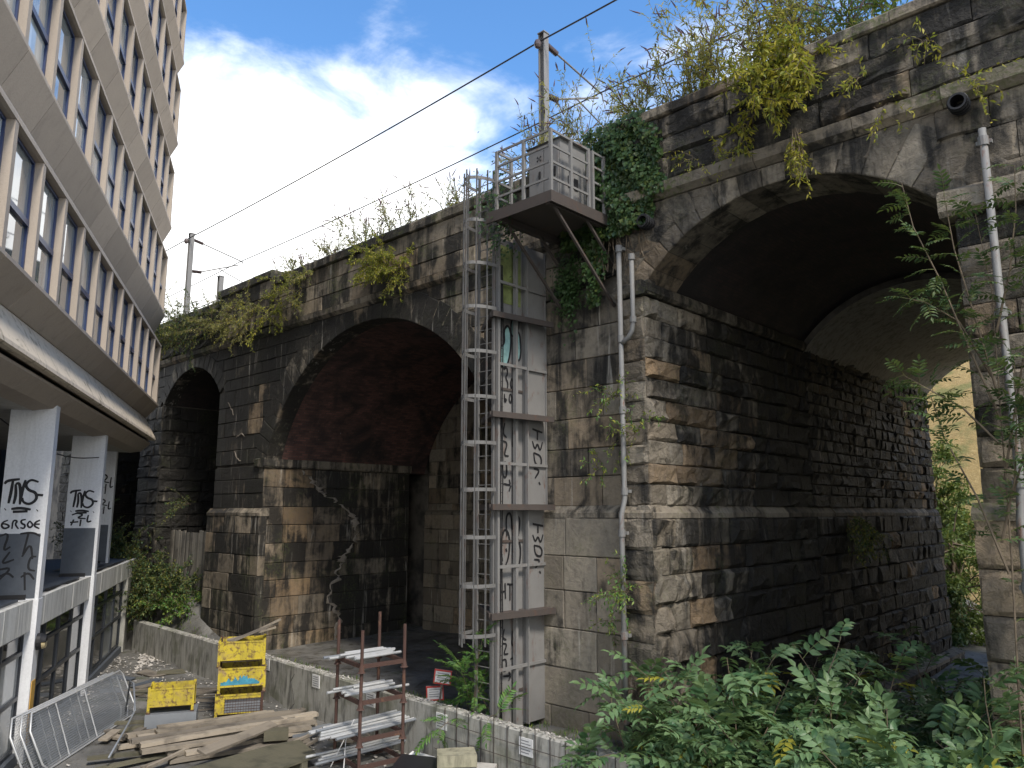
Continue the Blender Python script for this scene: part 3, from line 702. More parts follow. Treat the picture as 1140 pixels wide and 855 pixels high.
# ------------------------------------------------------------------ office building on columns (left)
C1 = Vector((-18.605, 5.268, 0)); TH = R(28.2)
dF = Vector((-math.cos(TH), math.sin(TH), 0)); nF = Vector((math.sin(TH), math.cos(TH), 0))
def B(s, o, z): return C1+dF*s+nF*o+Vector((0,0,z))
def BU(s, o, z): return B(s, o+(s-12.6)*.016, z)
BD = thing('office_building', 'buff concrete office block with folded spandrels and rows of narrow windows, raised on white columns', 'building', tuple(C1))
rb = random.Random(21)
SE, PW, NB = 12.6, 1.645, 15
S0 = SE-PW*NB
Lk = lambda k: 9.03+3.51*k
NS = 5
def sec(pts, s0, s1, mb, col=(.5,.5,.5), f=BU):
    return mb.extrude([f(s0, o, z) for o, z in pts], f(s1, 0, 0)-f(s0, 0, 0), col)
for k in range(NS+1):
    L = Lk(k); I = L-.80; Hh = L-3.51+2.18
    top = L if k < NS else L+2.5
    for j in range(NB):
        a, b = S0+PW*j+.008, S0+PW*(j+1)-.008
        # folded spandrel: lip, face sloping in, hood sloping out to the window head below
        if k == 0: pts = [(-.1, top-.02), (.57, top), (.60, top-.03), (.60, top-.10), (.22, L-.55), (-.1, L-.55)]
        else: pts = [(-.1, top-.02), (.57, top), (.60, top-.03), (.60, L-.10), (.27, I), (.53, Hh+.10), (.56, Hh+.06), (.56, Hh-.02), (.50, Hh-.04), (-.1, Hh-.04)]
        mb = MB(); sec(pts, a, b, mb, (rb.random(), 0, 0))
        obj('spandrel_panel', mb, M['buff'], BD)
    if k == NS: break
    for j in range(NB+1):                             # fins between the windows
        s = S0+PW*j
        if j == NB: s -= .10
        if j == 0: s += .10
        H1 = L+2.14
        mb = MB(); a = .085
        mb.hexa([BU(s-a,.02,L-.01), BU(s+a,.02,L-.01), BU(s+a,.555,L-.01), BU(s-a,.555,L-.01), BU(s-a,.02,H1), BU(s+a,.02,H1), BU(s+a,.555,H1), BU(s-a,.555,H1)][::1], (rb.random()*.5,0,0))
        obj('fin', mb, M['buff'], BD)
    for j in range(NB):
        a, b = S0+PW*j+.09, S0+PW*(j+1)-.09; z0, z1 = L+.02, L+2.13; o = .385; f = .055; zm = z0+(z1-z0)*.44
        mb = MB()
        def bar(s0, s1, za, zb, oo=0): mb.hexa([BU(s0,o-.03,za), BU(s1,o-.03,za), BU(s1,o+.04+oo,za), BU(s0,o+.04+oo,za), BU(s0,o-.03,zb), BU(s1,o-.03,zb), BU(s1,o+.04+oo,zb), BU(s0,o+.04+oo,zb)])
        bar(a, a+f, z0, z1); bar(b-f, b, z0, z1); bar(a+f, b-f, z0, z0+f); bar(a+f, b-f, z1-f, z1)
        bar(a+f, b-f, zm-.05, zm+.06, .02)
        wd = obj('window', mb, M['bluefr'], BD)
        for (za, zb) in ((z0+f, zm-.05), (zm+.06, z1-f)):
            p = MB().hexa([BU(a+f,o-.02,za), BU(b-f,o-.02,za), BU(b-f,o,za), BU(a+f,o,za), BU(a+f,o-.02,zb), BU(b-f,o-.02,zb), BU(b-f,o,zb), BU(a+f,o,zb)], (rb.random(), rb.choice((0, .1, .3, .6, 1.)), 0))
            obj('pane', p, M['glass'], wd)
# inner body, end wall and roof
mb = MB(); q = [(-8, 7.2), (.0, 7.2), (.0, Lk(NS)+2.4), (-8, Lk(NS)+2.4)]
sec(q, S0+.02, SE-.06, mb); obj('inner_wall', mb, M['darkin'], BD)
prof = [(-8, 7.5), (.2, 7.5), (.5, 7.75), (.2, 8.48)]
for k in range(NS): prof += [(.56, Lk(k)), (.54, Lk(k)+2.14), (.25, Lk(k+1)-.80)]
prof += [(.56, Lk(NS)), (.56, Lk(NS)+2.4), (-8, Lk(NS)+2.4)]
mb = MB(); sec(prof, SE-.05, SE+.02, mb); obj('end_wall', mb, M['buff'], BD)
# base: panel sloping out, lip, dark groove, sloping soffit
n = 8; e = [S0+(SE-S0)*i/n for i in range(n+1)]
for i in range(n):
    a, b = e[i]+.008, e[i+1]-.008
    mb = MB(); sec([(-.1, 8.47), (.20, 8.47), (.585, 7.74), (.60, 7.66), (.56, 7.63), (.44, 7.63), (-.1, 7.9)], a, b, mb, (rb.random(),0,0)); obj('base_panel', mb, M['basepanel'], BD)
    mb = MB(); sec([(-.1, 7.62), (.36, 7.54), (.42, 7.55), (.42, 7.49), (.14, 7.22), (-.25, 7.16), (-.3, 7.3)], a, b, mb, (rb.random()*.4,0,0)); obj('soffit_panel', mb, M['buff'], BD)
mb = MB(); sec([(-8, 7.17), (-.26, 7.17), (-.26, 7.4), (-8, 7.4)], S0, SE, mb); obj('undercroft_soffit', mb, M['paleconc'], BD)
# columns: blades above the deck, posts below it
def graff(strokes, fr, a0, b0, sa, sb, w, mb, off=.006, rng=rb):
    """spray-paint strokes: polylines in a unit box mapped on a wall frame"""
    O, U, V, N = fr
    for st in strokes:
        pts = [(a0+x*sa, b0+y*sb) for x, y in st]
        # smooth once
        for _ in range(2):
            if len(pts) > 2:
                q = [pts[0]]
                for p, r_ in zip(pts, pts[1:]): q += [(p[0]*.75+r_[0]*.25, p[1]*.75+r_[1]*.25), (p[0]*.25+r_[0]*.75, p[1]*.25+r_[1]*.75)]
                pts = q+[pts[-1]]
        L_ = []; off2 = off+rng.uniform(0, .003)
        for i, p in enumerate(pts):
            a = pts[max(i-1, 0)]; b = pts[min(i+1, len(pts)-1)]; dx, dy = b[0]-a[0], b[1]-a[1]; l = math.hypot(dx, dy) or 1
            ww = w*.5*(.6+.4*math.sin(math.pi*min(1, (i+.6)/len(pts))))
            L_.append((O+U*(p[0]-dy/l*ww)+V*(p[1]+dx/l*ww)+N*off2, O+U*(p[0]+dy/l*ww)+V*(p[1]-dx/l*ww)+N*off2))
        vs = [v for pr in L_ for v in pr]
        mb.add(vs, [(2*i, 2*i+1, 2*i+3, 2*i+2) for i in range(len(L_)-1)])
T_ = [[(.0,.80),(.06,.92),(.40,.98)], [(.22,.95),(.2,.5),(.16,.1)], ]
N_ = [[(.30,.80),(.34,.4),(.30,.08)], [(.30,.8),(.40,.85),(.46,.5),(.47,.06)], [(.47,.1),(.50,.6),(.56,.95)]]
S_ = [[(.92,.88),(.70,.98),(.56,.78),(.66,.58),(.88,.50),(.92,.25),(.74,.06),(.55,.14),(.52,.30)], [(.86,.42),(1.08,.40)]]
TNS = T_+N_+S_+[[(.25,-.10),(.5,-.06),(.78,-.12)], [(.08,-.12),(.1,-.1)], [(.95,-.16),(.97,-.14)], [(.30,-.2),(.7,-.18)]]
ERS = [[(.18,.75),(.05,.6),(.03,.3),(.12,.1),(.25,.3),(.12,.5),(.04,.45)], [(.3,.1),(.3,.75),(.42,.7),(.36,.45),(.46,.1)], [(.62,.8),(.5,.75),(.52,.5),(.62,.4),(.6,.12),(.5,.2)], [(.72,.7),(.66,.4),(.74,.15),(.82,.4),(.72,.7)], [(.98,.75),(.86,.6),(.84,.3),(.98,.12)], [(.84,.45),(.98,.45)]]
TAC = [[(.0,.9),(.25,.98),(.12,.6),(.3,.7)], [(.3,.6),(.1,.35),(.42,.45)], [(.05,.25),(.4,.3),(.1,.05)], [(.5,.95),(.8,.98),(1.0,.9)], [(.7,.95),(.62,.55)], [(.6,.5),(.78,.78),(.86,.45)], [(.95,.5),(.8,.5),(.76,.25),(.95,.22)], [(.62,.1),(.8,.2),(.95,.05)], [(.7,.2),(.75,-.15)], [(.1,.12),(.3,.2),(.45,.1)]]
SCR = [[(.1,.8),(.35,.95),(.6,.8),(.3,.6),(.7,.55)], [(.2,.5),(.1,.1)], [(.5,.5),(.48,.05)], [(.8,.8),(.75,.3),(.95,.4)], [(.05,.3),(.4,.35)]]
def column(s, marks, dO=0., low=True):
    B_ = globals()['B']; B = lambda a, o, z: B_(a, o+dO, z)
    mbc = MB().hexa([B(s,-.85,3.2), B(s+.32,-.85,3.2), B(s+.32,.012,3.2), B(s,.012,3.2), B(s,-.85,7.3), B(s+.32,-.85,7.3), B(s+.32,.012,7.3), B(s,.012,7.3)])
    if low: mbc.hexa([B(s-.02,-.6,-.1), B(s+.36,-.6,-.1), B(s+.36,.022,-.1), B(s-.02,.022,-.1), B(s-.02,-.6,3.2), B(s+.36,-.6,3.2), B(s+.36,.022,3.2), B(s-.02,.022,3.2)])
    c = obj('column', mbc, M['colwhite'], BD)
    obj('painted_band', MB().hexa([B(s-.004,-.855,3.22), B(s+.324,-.855,3.22), B(s+.324,-.06,3.22), B(s-.004,-.06,3.22), B(s-.004,-.855,4.55), B(s+.324,-.855,4.55), B(s+.324,-.06,4.55), B(s-.004,-.06,4.55)]), M['colgrey'], c)
    fr = (B(s, 0, 0), nF, Vector((0,0,1)), -dF)
    for st, a0, b0, sa, sb, w in marks:
        mb = MB(); graff(st, fr, a0, b0, sa, sb, w, mb); obj('graffiti', mb, M['paint_black'], c)
    obj('base_rail', MB().hexa([B(s-.03,-.87,3.2), B(s+.35,-.87,3.2), B(s+.35,-.22,3.2), B(s-.03,-.22,3.2), B(s-.03,-.87,3.3), B(s+.35,-.87,3.3), B(s+.35,-.22,3.3), B(s-.03,-.22,3.3)]), M['black'], c)
    return c
col1 = column(0., [(TNS, -.82, 5.12, .68, .58, .06), (ERS, -.82, 4.62, .74, .28, .04), (TAC, -.82, 3.55, .76, 1.05, .045)])
column(6.1, [(TNS, -.78, 5.08, .66, .55, .06), (SCR, -.75, 4.58, .6, .42, .05)])
column(12.2, [(SCR, -.5, 5.6, .5, .8, .05), (SCR, -.5, 4.9, .5, .6, .05)], -.62, False)
column(-6.2, [])
obj('orange_panel', MB().hexa([B(.345,-.0,.28), B(.365,-.0,.28), B(.365,.03,.28), B(.345,.03,.28), B(.345,-.0,1.5), B(.365,-.0,1.5), B(.365,.03,1.5), B(.345,.03,1.5)])
    .hexa([B(.05,.022,.28), B(.33,.022,.28), B(.33,.034,.28), B(.05,.034,.28), B(.05,.022,1.55), B(.33,.022,1.55), B(.33,.034,1.55), B(.05,.034,1.55)]), M['tape'], col1)
# deck slab, fascia panels and coping
deck = obj('deck_slab', MB().hexa([B(-8,-9,2.62), B(16,-9,2.62), B(16,-.18,2.62), B(-8,-.18,2.62), B(-8,-9,3.16), B(16,-9,3.16), B(16,-.18,3.16), B(-8,-.18,3.16)]), M['paleconc'], BD)
cols = [(-.02, .36), (6.08, 6.46), (-6.22, -5.84)]
s = -7.9
while s < 15.9:
    a, b = s+.006, min(s+.98, 16)-.006; s += .98
    ivs = [(a, b)]
    for c0, c1_ in cols:
        nv = []
        for p, q in ivs:
            if q <= c0 or p >= c1_: nv.append((p, q))
            else:
                if p < c0-.05: nv.append((p, c0-.005))
                if q > c1_+.05: nv.append((c1_+.005, q))
        ivs = nv
    for p, q in ivs:
        j = rb.uniform(-.006, .006)
        obj('fascia_panel', MB().hexa([B(p,-.18,2.58), B(q,-.18,2.58), B(q,-.06+j,2.58), B(p,-.06+j,2.58), B(p,-.18,3.2), B(q,-.18,3.2), B(q,-.06+j,3.2), B(p,-.06+j,3.2)]), M['fascia'], deck)
obj('roofing_felt', MB().hexa([B(-8,-8,3.162), B(15.6,-8,3.162), B(15.6,-.35,3.162), B(-8,-.35,3.162), B(-8,-8,3.19), B(15.6,-8,3.19), B(15.6,-.35,3.21), B(-8,-.35,3.21)]), M['colgrey'], deck)
sx = -7.
while sx < 13:
    L_ = rb.uniform(.8, 2.2); o0 = rb.uniform(-.32, -.14)
    if rb.random() < .7: mb = MB(); mb.hexa([B(sx,o0-.08,3.2), B(sx+L_,o0-.06,3.2), B(sx+L_,o0+.03,3.2), B(sx,o0+.02,3.2), B(sx,o0-.08,3.235), B(sx+L_,o0-.06,3.225), B(sx+L_,o0+.03,3.225), B(sx,o0+.02,3.235)]); obj('torn_felt_strip', mb, M['black'], deck)
    sx += L_+rb.uniform(.1, .6)
# ground-floor glazing between the columns
for (a, b) in ((-5.84, -.04), (.38, 6.06), (6.48, 13.15)):
    n = 4; e = [a+(b-a)*i/n for i in range(n+1)]; o = -.20; mb = MB()
    def bar(s0, s1, za, zb): mb.hexa([B(s0,o-.06,za), B(s1,o-.06,za), B(s1,o+.03,za), B(s0,o+.03,za), B(s0,o-.06,zb), B(s1,o-.06,zb), B(s1,o+.03,zb), B(s0,o+.03,zb)])
    for i in range(n+1): bar(e[i]-(.0 if i == 0 else .04), e[i]+(.0 if i == n else .04), .2, 2.6)
    for i in range(n):
        for z in (.2, 1.22, 2.10, 2.50): bar(e[i]+.04, e[i+1]-.04, z, z+.08)
    gf = obj('shopfront_frame', mb, M['charcoal'], BD)
    for i in range(n):
        for (za, zb) in ((.28, 1.22), (1.30, 2.10), (2.18, 2.50)):
            sil = rb.choice((0, 0, .05, .7, .9)) if za < 2 else 0
            obj('pane', MB().hexa([B(e[i]+.03,o-.03,za), B(e[i+1]-.03,o-.03,za), B(e[i+1]-.03,o-.015,za), B(e[i]+.03,o-.015,za), B(e[i]+.03,o-.03,zb), B(e[i+1]-.03,o-.03,zb), B(e[i+1]-.03,o-.015,zb), B(e[i]+.03,o-.015,zb)], (.5, sil, 0)), M['shopglass'], gf)
    obj('sill_kerb', MB().hexa([B(a,-.35,-.1), B(b,-.35,-.1), B(b,-.06,-.1), B(a,-.06,-.1), B(a,-.35,.2), B(b,-.35,.2), B(b,-.08,.2), B(a,-.08,.2)]), M['colgrey'], BD)
obj('ground_floor_core', MB().hexa([B(-8,-8,-.1), B(12,-8,-.1), B(12,-.9,-.1), B(-8,-.9,-.1), B(-8,-8,2.6), B(12,-8,2.6), B(12,-.9,2.6), B(-8,-.9,2.6)]), M['darkin'], BD)
obj('wing_wall', MB().hexa([B(13.18,-.5,-.1), B(15.9,-.5,-.1), B(15.9,-.02,-.1), B(13.18,-.02,-.1), B(13.18,-.5,2.6), B(15.9,-.5,2.6), B(15.9,-.02,2.6), B(13.18,-.02,2.6)]), M['retwall'], BD)
# recessed wall of the undercroft with louvres
obj('recess_wall_sky_screen', MB().hexa([B(-9,-5,3.2), B(21,-5,3.2), B(21,-4.7,3.2), B(-9,-4.7,3.2), B(-9,-5,7.2), B(21,-5,7.2), B(21,-4.7,7.2), B(-9,-4.7,7.2)]), M['darkin'], BD)  # real wall, lengthened past the block's end to shut out the sky
obj('recess_wall_sky_screen', MB().hexa([B(13.2,-4.69,3.2), B(21,-4.69,3.2), B(21,-4.5,3.2), B(13.2,-4.5,3.2), B(13.2,-4.69,9.2), B(21,-4.69,9.2), B(21,-4.5,9.2), B(13.2,-4.5,9.2)]), M['darkin'], BD)  # made-up taller box beyond the undercroft, added only to block a bright sky gap
for i in range(14):
    z = 5.2+.13*i
    obj('louvre', MB().hexa([B(-8,-4.68,z), B(3.9,-4.68,z), B(3.9,-4.6,z-.05), B(-8,-4.6,z-.05), B(-8,-4.68,z+.02), B(3.9,-4.68,z+.02), B(3.9,-4.6,z-.03), B(-8,-4.6,z-.03)]), M['charcoal'], BD)
mb = MB(); mb.path([B(-.1+i*.6, -1.0+.09*i, 6.95-.9*math.sin(i/10*math.pi)*.35-(.04*i)) for i in range(11)], .015, 5); obj('loose_cable', mb, M['black'], BD)
# bulkhead lamp on the near column
lp = thing('bulkhead_lamp', 'round black bulkhead lamp with yellowed lens on the nearest white column', 'lamp', tuple(B(.2,.03,2.32)))
c_ = B(.2,.03,2.32); mb = MB()
ring = lambda r, o: [B(.2+r*math.cos(2*math.pi*i/16), o, 2.32+r*1.0*math.sin(2*math.pi*i/16)) for i in range(16)]
def loft(mb, rings, cap=True):
    n = len(rings[0]); vs = [p for r_ in rings for p in r_]
    fs = [(i*n+k, i*n+(k+1) % n, (i+1)*n+(k+1) % n, (i+1)*n+k) for i in range(len(rings)-1) for k in range(n)]
    if cap: fs += [tuple(range(n)), tuple((len(rings)-1)*n+k for k in range(n))]
    mb.add(vs, fs)
loft(mb, [ring(.17,.022), ring(.17,.10), ring(.15,.13)]); obj('housing', mb, M['black'], lp)
mb = MB(); loft(mb, [[B(.2+.145*math.cos(a), .131, 2.31-.145*abs(math.sin(a))*(1 if math.sin(a) < 0 or 1 else 0)) for a in [math.pi+math.pi*i/10 for i in range(11)]], [B(.2+.11*math.cos(a), .19, 2.30-.11*abs(math.sin(a))) for a in [math.pi+math.pi*i/10 for i in range(11)]]]); obj('lens', mb, M['lens'], lp)
mb = MB(); loft(mb, [[B(.2+.15*math.cos(a), .131, 2.325+.15*math.sin(a)) for a in [math.pi*i/10 for i in range(11)]], [B(.2+.11*math.cos(a), .20, 2.325+.11*math.sin(a)) for a in [math.pi*i/10 for i in range(11)]]]); obj('eyelid', mb, M['black'], lp)
# fence panel and leftovers on the deck
fp = thing('mesh_fence_panel', 'galvanised mesh fence panel leaning on the deck between the white columns', 'fence panel', tuple(B(3,-1.2,3.2)))
fpts = [B(1.0,-1.0,3.25), B(3.8,-1.3,3.25), B(4.3,-2.0,5.1), B(1.6,-1.7,5.1)]
mb = MB(); mb.path(fpts, .022, 6, closed=True); obj('frame', mb, M['galv'], fp)
mb = MB()
for i in range(1, 24):
    f = i/24; mb.tube(fpts[0].lerp(fpts[1], f), fpts[3].lerp(fpts[2], f), .004, 3, caps=False)
for i in range(1, 9):
    f = i/9; mb.tube(fpts[0].lerp(fpts[3], f), fpts[1].lerp(fpts[2], f), .004, 3, caps=False)
tag(obj('wire_mesh', mb, M['galv'], fp), None, kind='stuff')
sp_ = thing('propped_steel_frame', 'thin galvanised steel prop leaning on the deck beside the nearest column', 'prop', tuple(B(1.6,-.6,3.2)))
mb = MB(); mb.path([B(1.1,-.45,3.25), B(1.7,-.42,3.24), B(2.3,-.6,3.9), B(3.3,-1.1,5.0)], .02, 6); obj('tube', mb, M['galv'], sp_)
for i, (s, o, l, wd_, zz_, mt, lab) in enumerate([(4.4,-1.3,.9,.5,3.3,'white','crumpled white sheet lying on the deck behind the second column'), (8.2,-.9,2.4,.6,3.24,'woodpale','pale board lying on the deck near its far end'), (9.6,-.45,1.2,.12,3.22,'black','black strip of felt curling over the deck edge past the second column')]):
    mb = MB(); n = 6
    vs = []; 
    for a in range(n+1):
        for b in range(4): vs.append(B(s+l*a/n, o-wd_*b/3, zz_+.06*rb.random()*(1 if mt == 'white' else .2)))
    mb.add(vs+[v+Vector((0,0,-.04)) for v in vs], [(a*4+b, a*4+b+1, a*4+b+5, a*4+b+4) for a in range(n) for b in range(3)]+[(28+a*4+b, 28+a*4+b+4, 28+a*4+b+5, 28+a*4+b+1) for a in range(n) for b in range(3)])
    tag(obj('deck_leftover', mb, M[mt], None, tuple(B(s,o,3.2))), lab, 'sheet')
# ------------------------------------------------------------------ retaining wall and its notices
RW = thing('retaining_wall', 'low stained concrete retaining wall running along the foot of the viaduct', 'wall', tuple(W0))
def Wp(s, o, z): return W0+WD*s-WN*o+Vector((0,0,z))     # o towards the yard
Lw = (W1-W0).length; n = 9
rw = random.Random(4)
for i in range(n):
    a, b = Lw*i/n+.006, Lw*(i+1)/n-.006
    m = 7; mb = MB(); vs = []; fs = []
    for j in range(m+1):
        s = a+(b-a)*j/m; k = rw.uniform(-.012, .012)
        vs += [Wp(s,0,-.3), Wp(s,0,1.07+k), Wp(s,-.03,1.10+k), Wp(s,-.22,1.10+k*.5), Wp(s,-.22,-.3)]
    for j in range(m): fs += [(5*j+q, 5*j+5+q, 5*j+6+q, 5*j+1+q) for q in range(4)]
    fs += [tuple(range(5)), tuple(5*m+4-q for q in range(5))]
    obj('wall_panel', mb.add(vs, fs), M['retwall'], RW)
mb = MB()
for i in range(900):                                       # broken mortar and gravel on top of the wall
    s = rw.uniform(5, Lw); o = rw.uniform(-.22, -.01); r_ = rw.uniform(.008, .028); p = Wp(s, o, 1.10+r_*.5)
    vs = [p+Vector((rw.uniform(-1,1)*r_*1.4, rw.uniform(-1,1)*r_*1.4, rw.uniform(-.6,1)*r_)) for _ in range(6)]
    mb.add(vs, [(0,1,2),(0,2,3),(3,2,4),(1,5,2),(2,5,4),(0,3,5),(0,5,1),(3,4,5)])
tag(obj('loose_gravel', mb, M['rubble'], RW), None, kind='stuff')
for i in range(14):                                        # rust-stained tie rods in the near part
    s = Lw-1.2-i*.36; mb = MB(); mb.tube(Wp(s,.012,.02), Wp(s,.012,1.12+(.12 if i % 3 == 0 else 0)), .008, 4); obj('tie_rod', mb, M['steeldark'], RW)
for i in range(3):
    mb = MB(); mb.tube(Wp(Lw-6.2,.022,.3+.27*i), Wp(Lw-.3,.022,.3+.27*i), .006, 4); obj('tie_rod', mb, M['steeldark'], RW)
labs = ['small white notice on the concrete wall just right of the yellow bins', 'small white notice on the concrete wall between the bins and the rusty rack', 'small white notice on the concrete wall behind the rusty rack', 'white printed notice on the wall right of the rusty rack', 'white square notice on the wall above the foam block']
for (s, z), lab in zip([(10.35,.94),(12.95,.88),(15.34,.84),(17.86,.84),(20.26,.84)], labs):
    nb = thing('wall_notice', lab, 'notice', tuple(Wp(s,.0,z)), 'notices fixed to the retaining wall'); ww = .17
    obj('plate', MB().hexa([Wp(s-ww,.0,z-.15), Wp(s+ww,.0,z-.15), Wp(s+ww,.014,z-.15), Wp(s-ww,.014,z-.15), Wp(s-ww,.0,z+.15), Wp(s+ww,.0,z+.15), Wp(s+ww,.014,z+.15), Wp(s-ww,.014,z+.15)]), M['sign'], nb)
    mb = MB()
    for q in range(5):
        l = rw.uniform(.5, .8)*ww; zz = z+.10-.05*q
        mb.hexa([Wp(s-ww*.8,.014,zz-.008), Wp(s-ww*.8+2*l,.014,zz-.008), Wp(s-ww*.8+2*l,.016,zz-.008), Wp(s-ww*.8,.016,zz-.008), Wp(s-ww*.8,.014,zz+.008), Wp(s-ww*.8+2*l,.014,zz+.008), Wp(s-ww*.8+2*l,.016,zz+.008), Wp(s-ww*.8,.016,zz+.008)])
    obj('printed_lines', mb, M['print'], nb)
# two red-edged warning boards behind the wall
for (x, y, z, tilt, lab) in [(-13.72,12.25,1.30,.12,'upper red-edged white warning board behind the wall under the middle arch'), (-13.92,12.2,.93,-.06,'lower red-edged white warning board behind the wall under the middle arch')]:
    nb = lthing('warning_board', lab, 'notice', (x,y,z), (0,tilt,R(42)), 'warning boards behind the wall')
    obj('plate', MB().box(-.2,.2,0,.015,-.16,.16), M['sign'], nb)
    mb = MB(); mb.box(-.2,.2,-.004,0,.12,.16); mb.box(-.2,.2,-.004,0,-.16,-.13); mb.box(-.2,-.17,-.004,0,-.13,.12); mb.box(.17,.2,-.004,0,-.13,.12); obj('red_border', mb, M['red'], nb)
    mb = MB(); 
    for q in range(4): mb.box(-.13, .13-.05*(q % 2), -.003, 0, .07-.05*q, .085-.05*q)
    obj('printed_lines', mb, M['print'], nb)
    mb = MB(); mb.box(-.02,.02,.015,.04,-1.2,.1); obj('stake', mb, M['wood'], nb)

# ------------------------------------------------------------------ yellow stillages
def stillage(loc, rz, label, seed, blue=False, mesh_front=False):
    rs = random.Random(seed); t_ = lthing('stillage_bin', label, 'bin', loc, (0,0,rz), 'yellow steel stillage bins')
    w_, d_, h_, f_ = 1.10, .82, .45, .16; tn = (rs.random(), 0, 0)
    def panel(name, x0, x1, y0, y1, mat='yellow'):
        obj(name, MB().box(x0,x1,y0,y1,f_,f_+h_,tn), M[mat], t_)
    if not mesh_front: panel('front_panel', -w_/2+.05, w_/2-.05, -d_/2, -d_/2+.02)
    else:
        obj('front_panel', MB().box(-w_/2+.05,-w_/2+.22,-d_/2,-d_/2+.02,f_,f_+h_,tn).box(-w_/2+.22,w_/2-.05,-d_/2,-d_/2+.02,f_+h_-.12,f_+h_,tn), M['yellow'], t_)
        mb = MB()
        for i in range(13): mb.tube((-w_/2+.22+.062*i,-d_/2-.01,f_), (-w_/2+.22+.062*i,-d_/2-.01,f_+h_-.1), .005, 4)
        for i in range(6): mb.tube((-w_/2+.2,-d_/2-.012,f_+.03+.062*i), (w_/2-.05,-d_/2-.012,f_+.03+.062*i), .005, 4)
        obj('wire_gate', mb, M['rust'], t_)
        obj('inner_sheet', MB().box(-w_/2+.22,w_/2-.05,-d_/2+.05,-d_/2+.06,f_,f_+h_-.12), M['galv'], t_)
    panel('back_panel', -w_/2+.05, w_/2-.05, d_/2-.02, d_/2); panel('side_panel', -w_/2, -w_/2+.02, -d_/2+.05, d_/2-.05); panel('side_panel', w_/2-.02, w_/2, -d_/2+.05, d_/2-.05)
    obj('floor_panel', MB().box(-w_/2+.03,w_/2-.03,-d_/2+.03,d_/2-.03,f_-.03,f_), M['rust'], t_)
    for sx in (-1, 1):
        for sy in (-1, 1):
            x, y = sx*(w_/2-.025), sy*(d_/2-.025)
            p = obj('corner_post', MB().box(x-.032,x+.032,y-.032,y+.032,.03,f_+h_+.03,tn), M['yellow' if sx*sy > 0 or rs.random() < .5 else 'rust'], t_)
            obj('foot', MB().box(x-.05,x+.05,y-.05,y+.05,0,.03), M['rust'], p)
    obj('rim', MB().box(-w_/2+.06,w_/2-.06,-d_/2-.012,-d_/2,f_+h_-.04,f_+h_,tn).box(-w_/2+.06,w_/2-.06,-d_/2-.012,-d_/2,f_,f_+.03,tn), M['yellow'], t_)
    if blue:
        mb = MB(); vs = [(-w_/2+.06,-d_/2-.006,f_+.05)]; n = 30
        for i in range(n+1): vs.append((-w_/2+.06+(w_-.2)*i/n, -d_/2-.006, f_+.05+(.05+.15*math.sin(math.pi*i/n)*rs.uniform(.35,1.1)+rs.uniform(-.03,.03))))
        vs.append((w_/2-.14,-d_/2-.006,f_+.05)); mb.add(vs, [tuple(range(len(vs)))[::-1]]); obj('blue_paint_patch', mb, M['blue'], t_)
    return t_
RZ = math.atan2(.94, .52)                                  # front edge direction
sc_ = Vector((-18.43, 9.83, 0))+Vector((-.875, .484, 0))*.41
stillage((*sc_.xy, 0), RZ, 'bottom yellow bin of the stack of three, wire mesh in its front', 1, mesh_front=True)
stillage((*(sc_.xy+Vector((.02,.02))), .62), RZ+.02, 'middle yellow bin of the stack of three, with worn blue paint', 2, blue=True)
stillage((*(sc_.xy+Vector((-.01,.01))), 1.24), RZ-.015, 'top yellow bin of the stack of three, loaded with planks', 3)
cr = lthing('steel_crate', 'dented grey steel crate under the single yellow bin', 'crate', (-19.0, 8.45, 0), (0,0,R(62)))
mb = MB(); mb.box(-.55,.55,-.4,.4,.10,.40); obj('body', mb, M['galv'], cr)
for sx in (-1, 1):
    for sy in (-1, 1): obj('foot', MB().box(sx*.5-.05,sx*.5+.05,sy*.35-.05,sy*.35+.05,0,.10), M['rust'], cr)
_b = stillage((-19.05, 8.45, .402), R(62), 'single scratched yellow bin standing on a grey crate left of the stack', 4); _b.scale = (.9, .9, .9)
# planks: each one a thing
def plank(name, p, L, w_, h_, rz, ry, label, mat, group, seed, rx=0.):
    rs = random.Random(seed); mb = MB(); n = 6; vs = []; fs = []; tn = (rs.random(), 0, 0); b = rs.uniform(-.015, .015)
    for i in range(n+1):
        x = -L/2+L*i/n; zb = b*math.sin(math.pi*i/n); e = rs.uniform(-.006, .006)
        sk = (w_*.12*rs.uniform(-1, 1) if i in (0, n) else 0)
        vs += [(x+sk*.3,-w_/2+e,zb-h_/2), (x-sk*.3,w_/2+e,zb-h_/2), (x-sk*.3,w_/2+e,zb+h_/2), (x+sk*.3,-w_/2+e,zb+h_/2)]
    for i in range(n): fs += [(4*i+q, 4*i+(q+1) % 4, 4*i+4+(q+1) % 4, 4*i+4+q) for q in range(4)]
    fs += [(0,1,2,3)[::1], (4*n+3,4*n+2,4*n+1,4*n)]
    o = obj(name, mb.add(vs, fs, tn), M[mat]); o.location = p; o.rotation_euler = (rx, ry, rz)
    return tag(o, label, 'plank', group)
pr = random.Random(31)
for i, (dx, dy, z, ry, rz) in enumerate([(.1,.1,1.95,-.34,1.0),(.0,.25,1.98,-.42,.8),(-.12,.2,1.92,-.25,1.25)]):
    plank('plank', (sc_.x+dx, sc_.y+dy, z), 1.5, .13, .05, RZ-.35*i+.2, ry, 'weathered plank sticking up out of the top yellow bin', 'woodpale' if i else 'wood', 'planks in the top bin', 40+i)
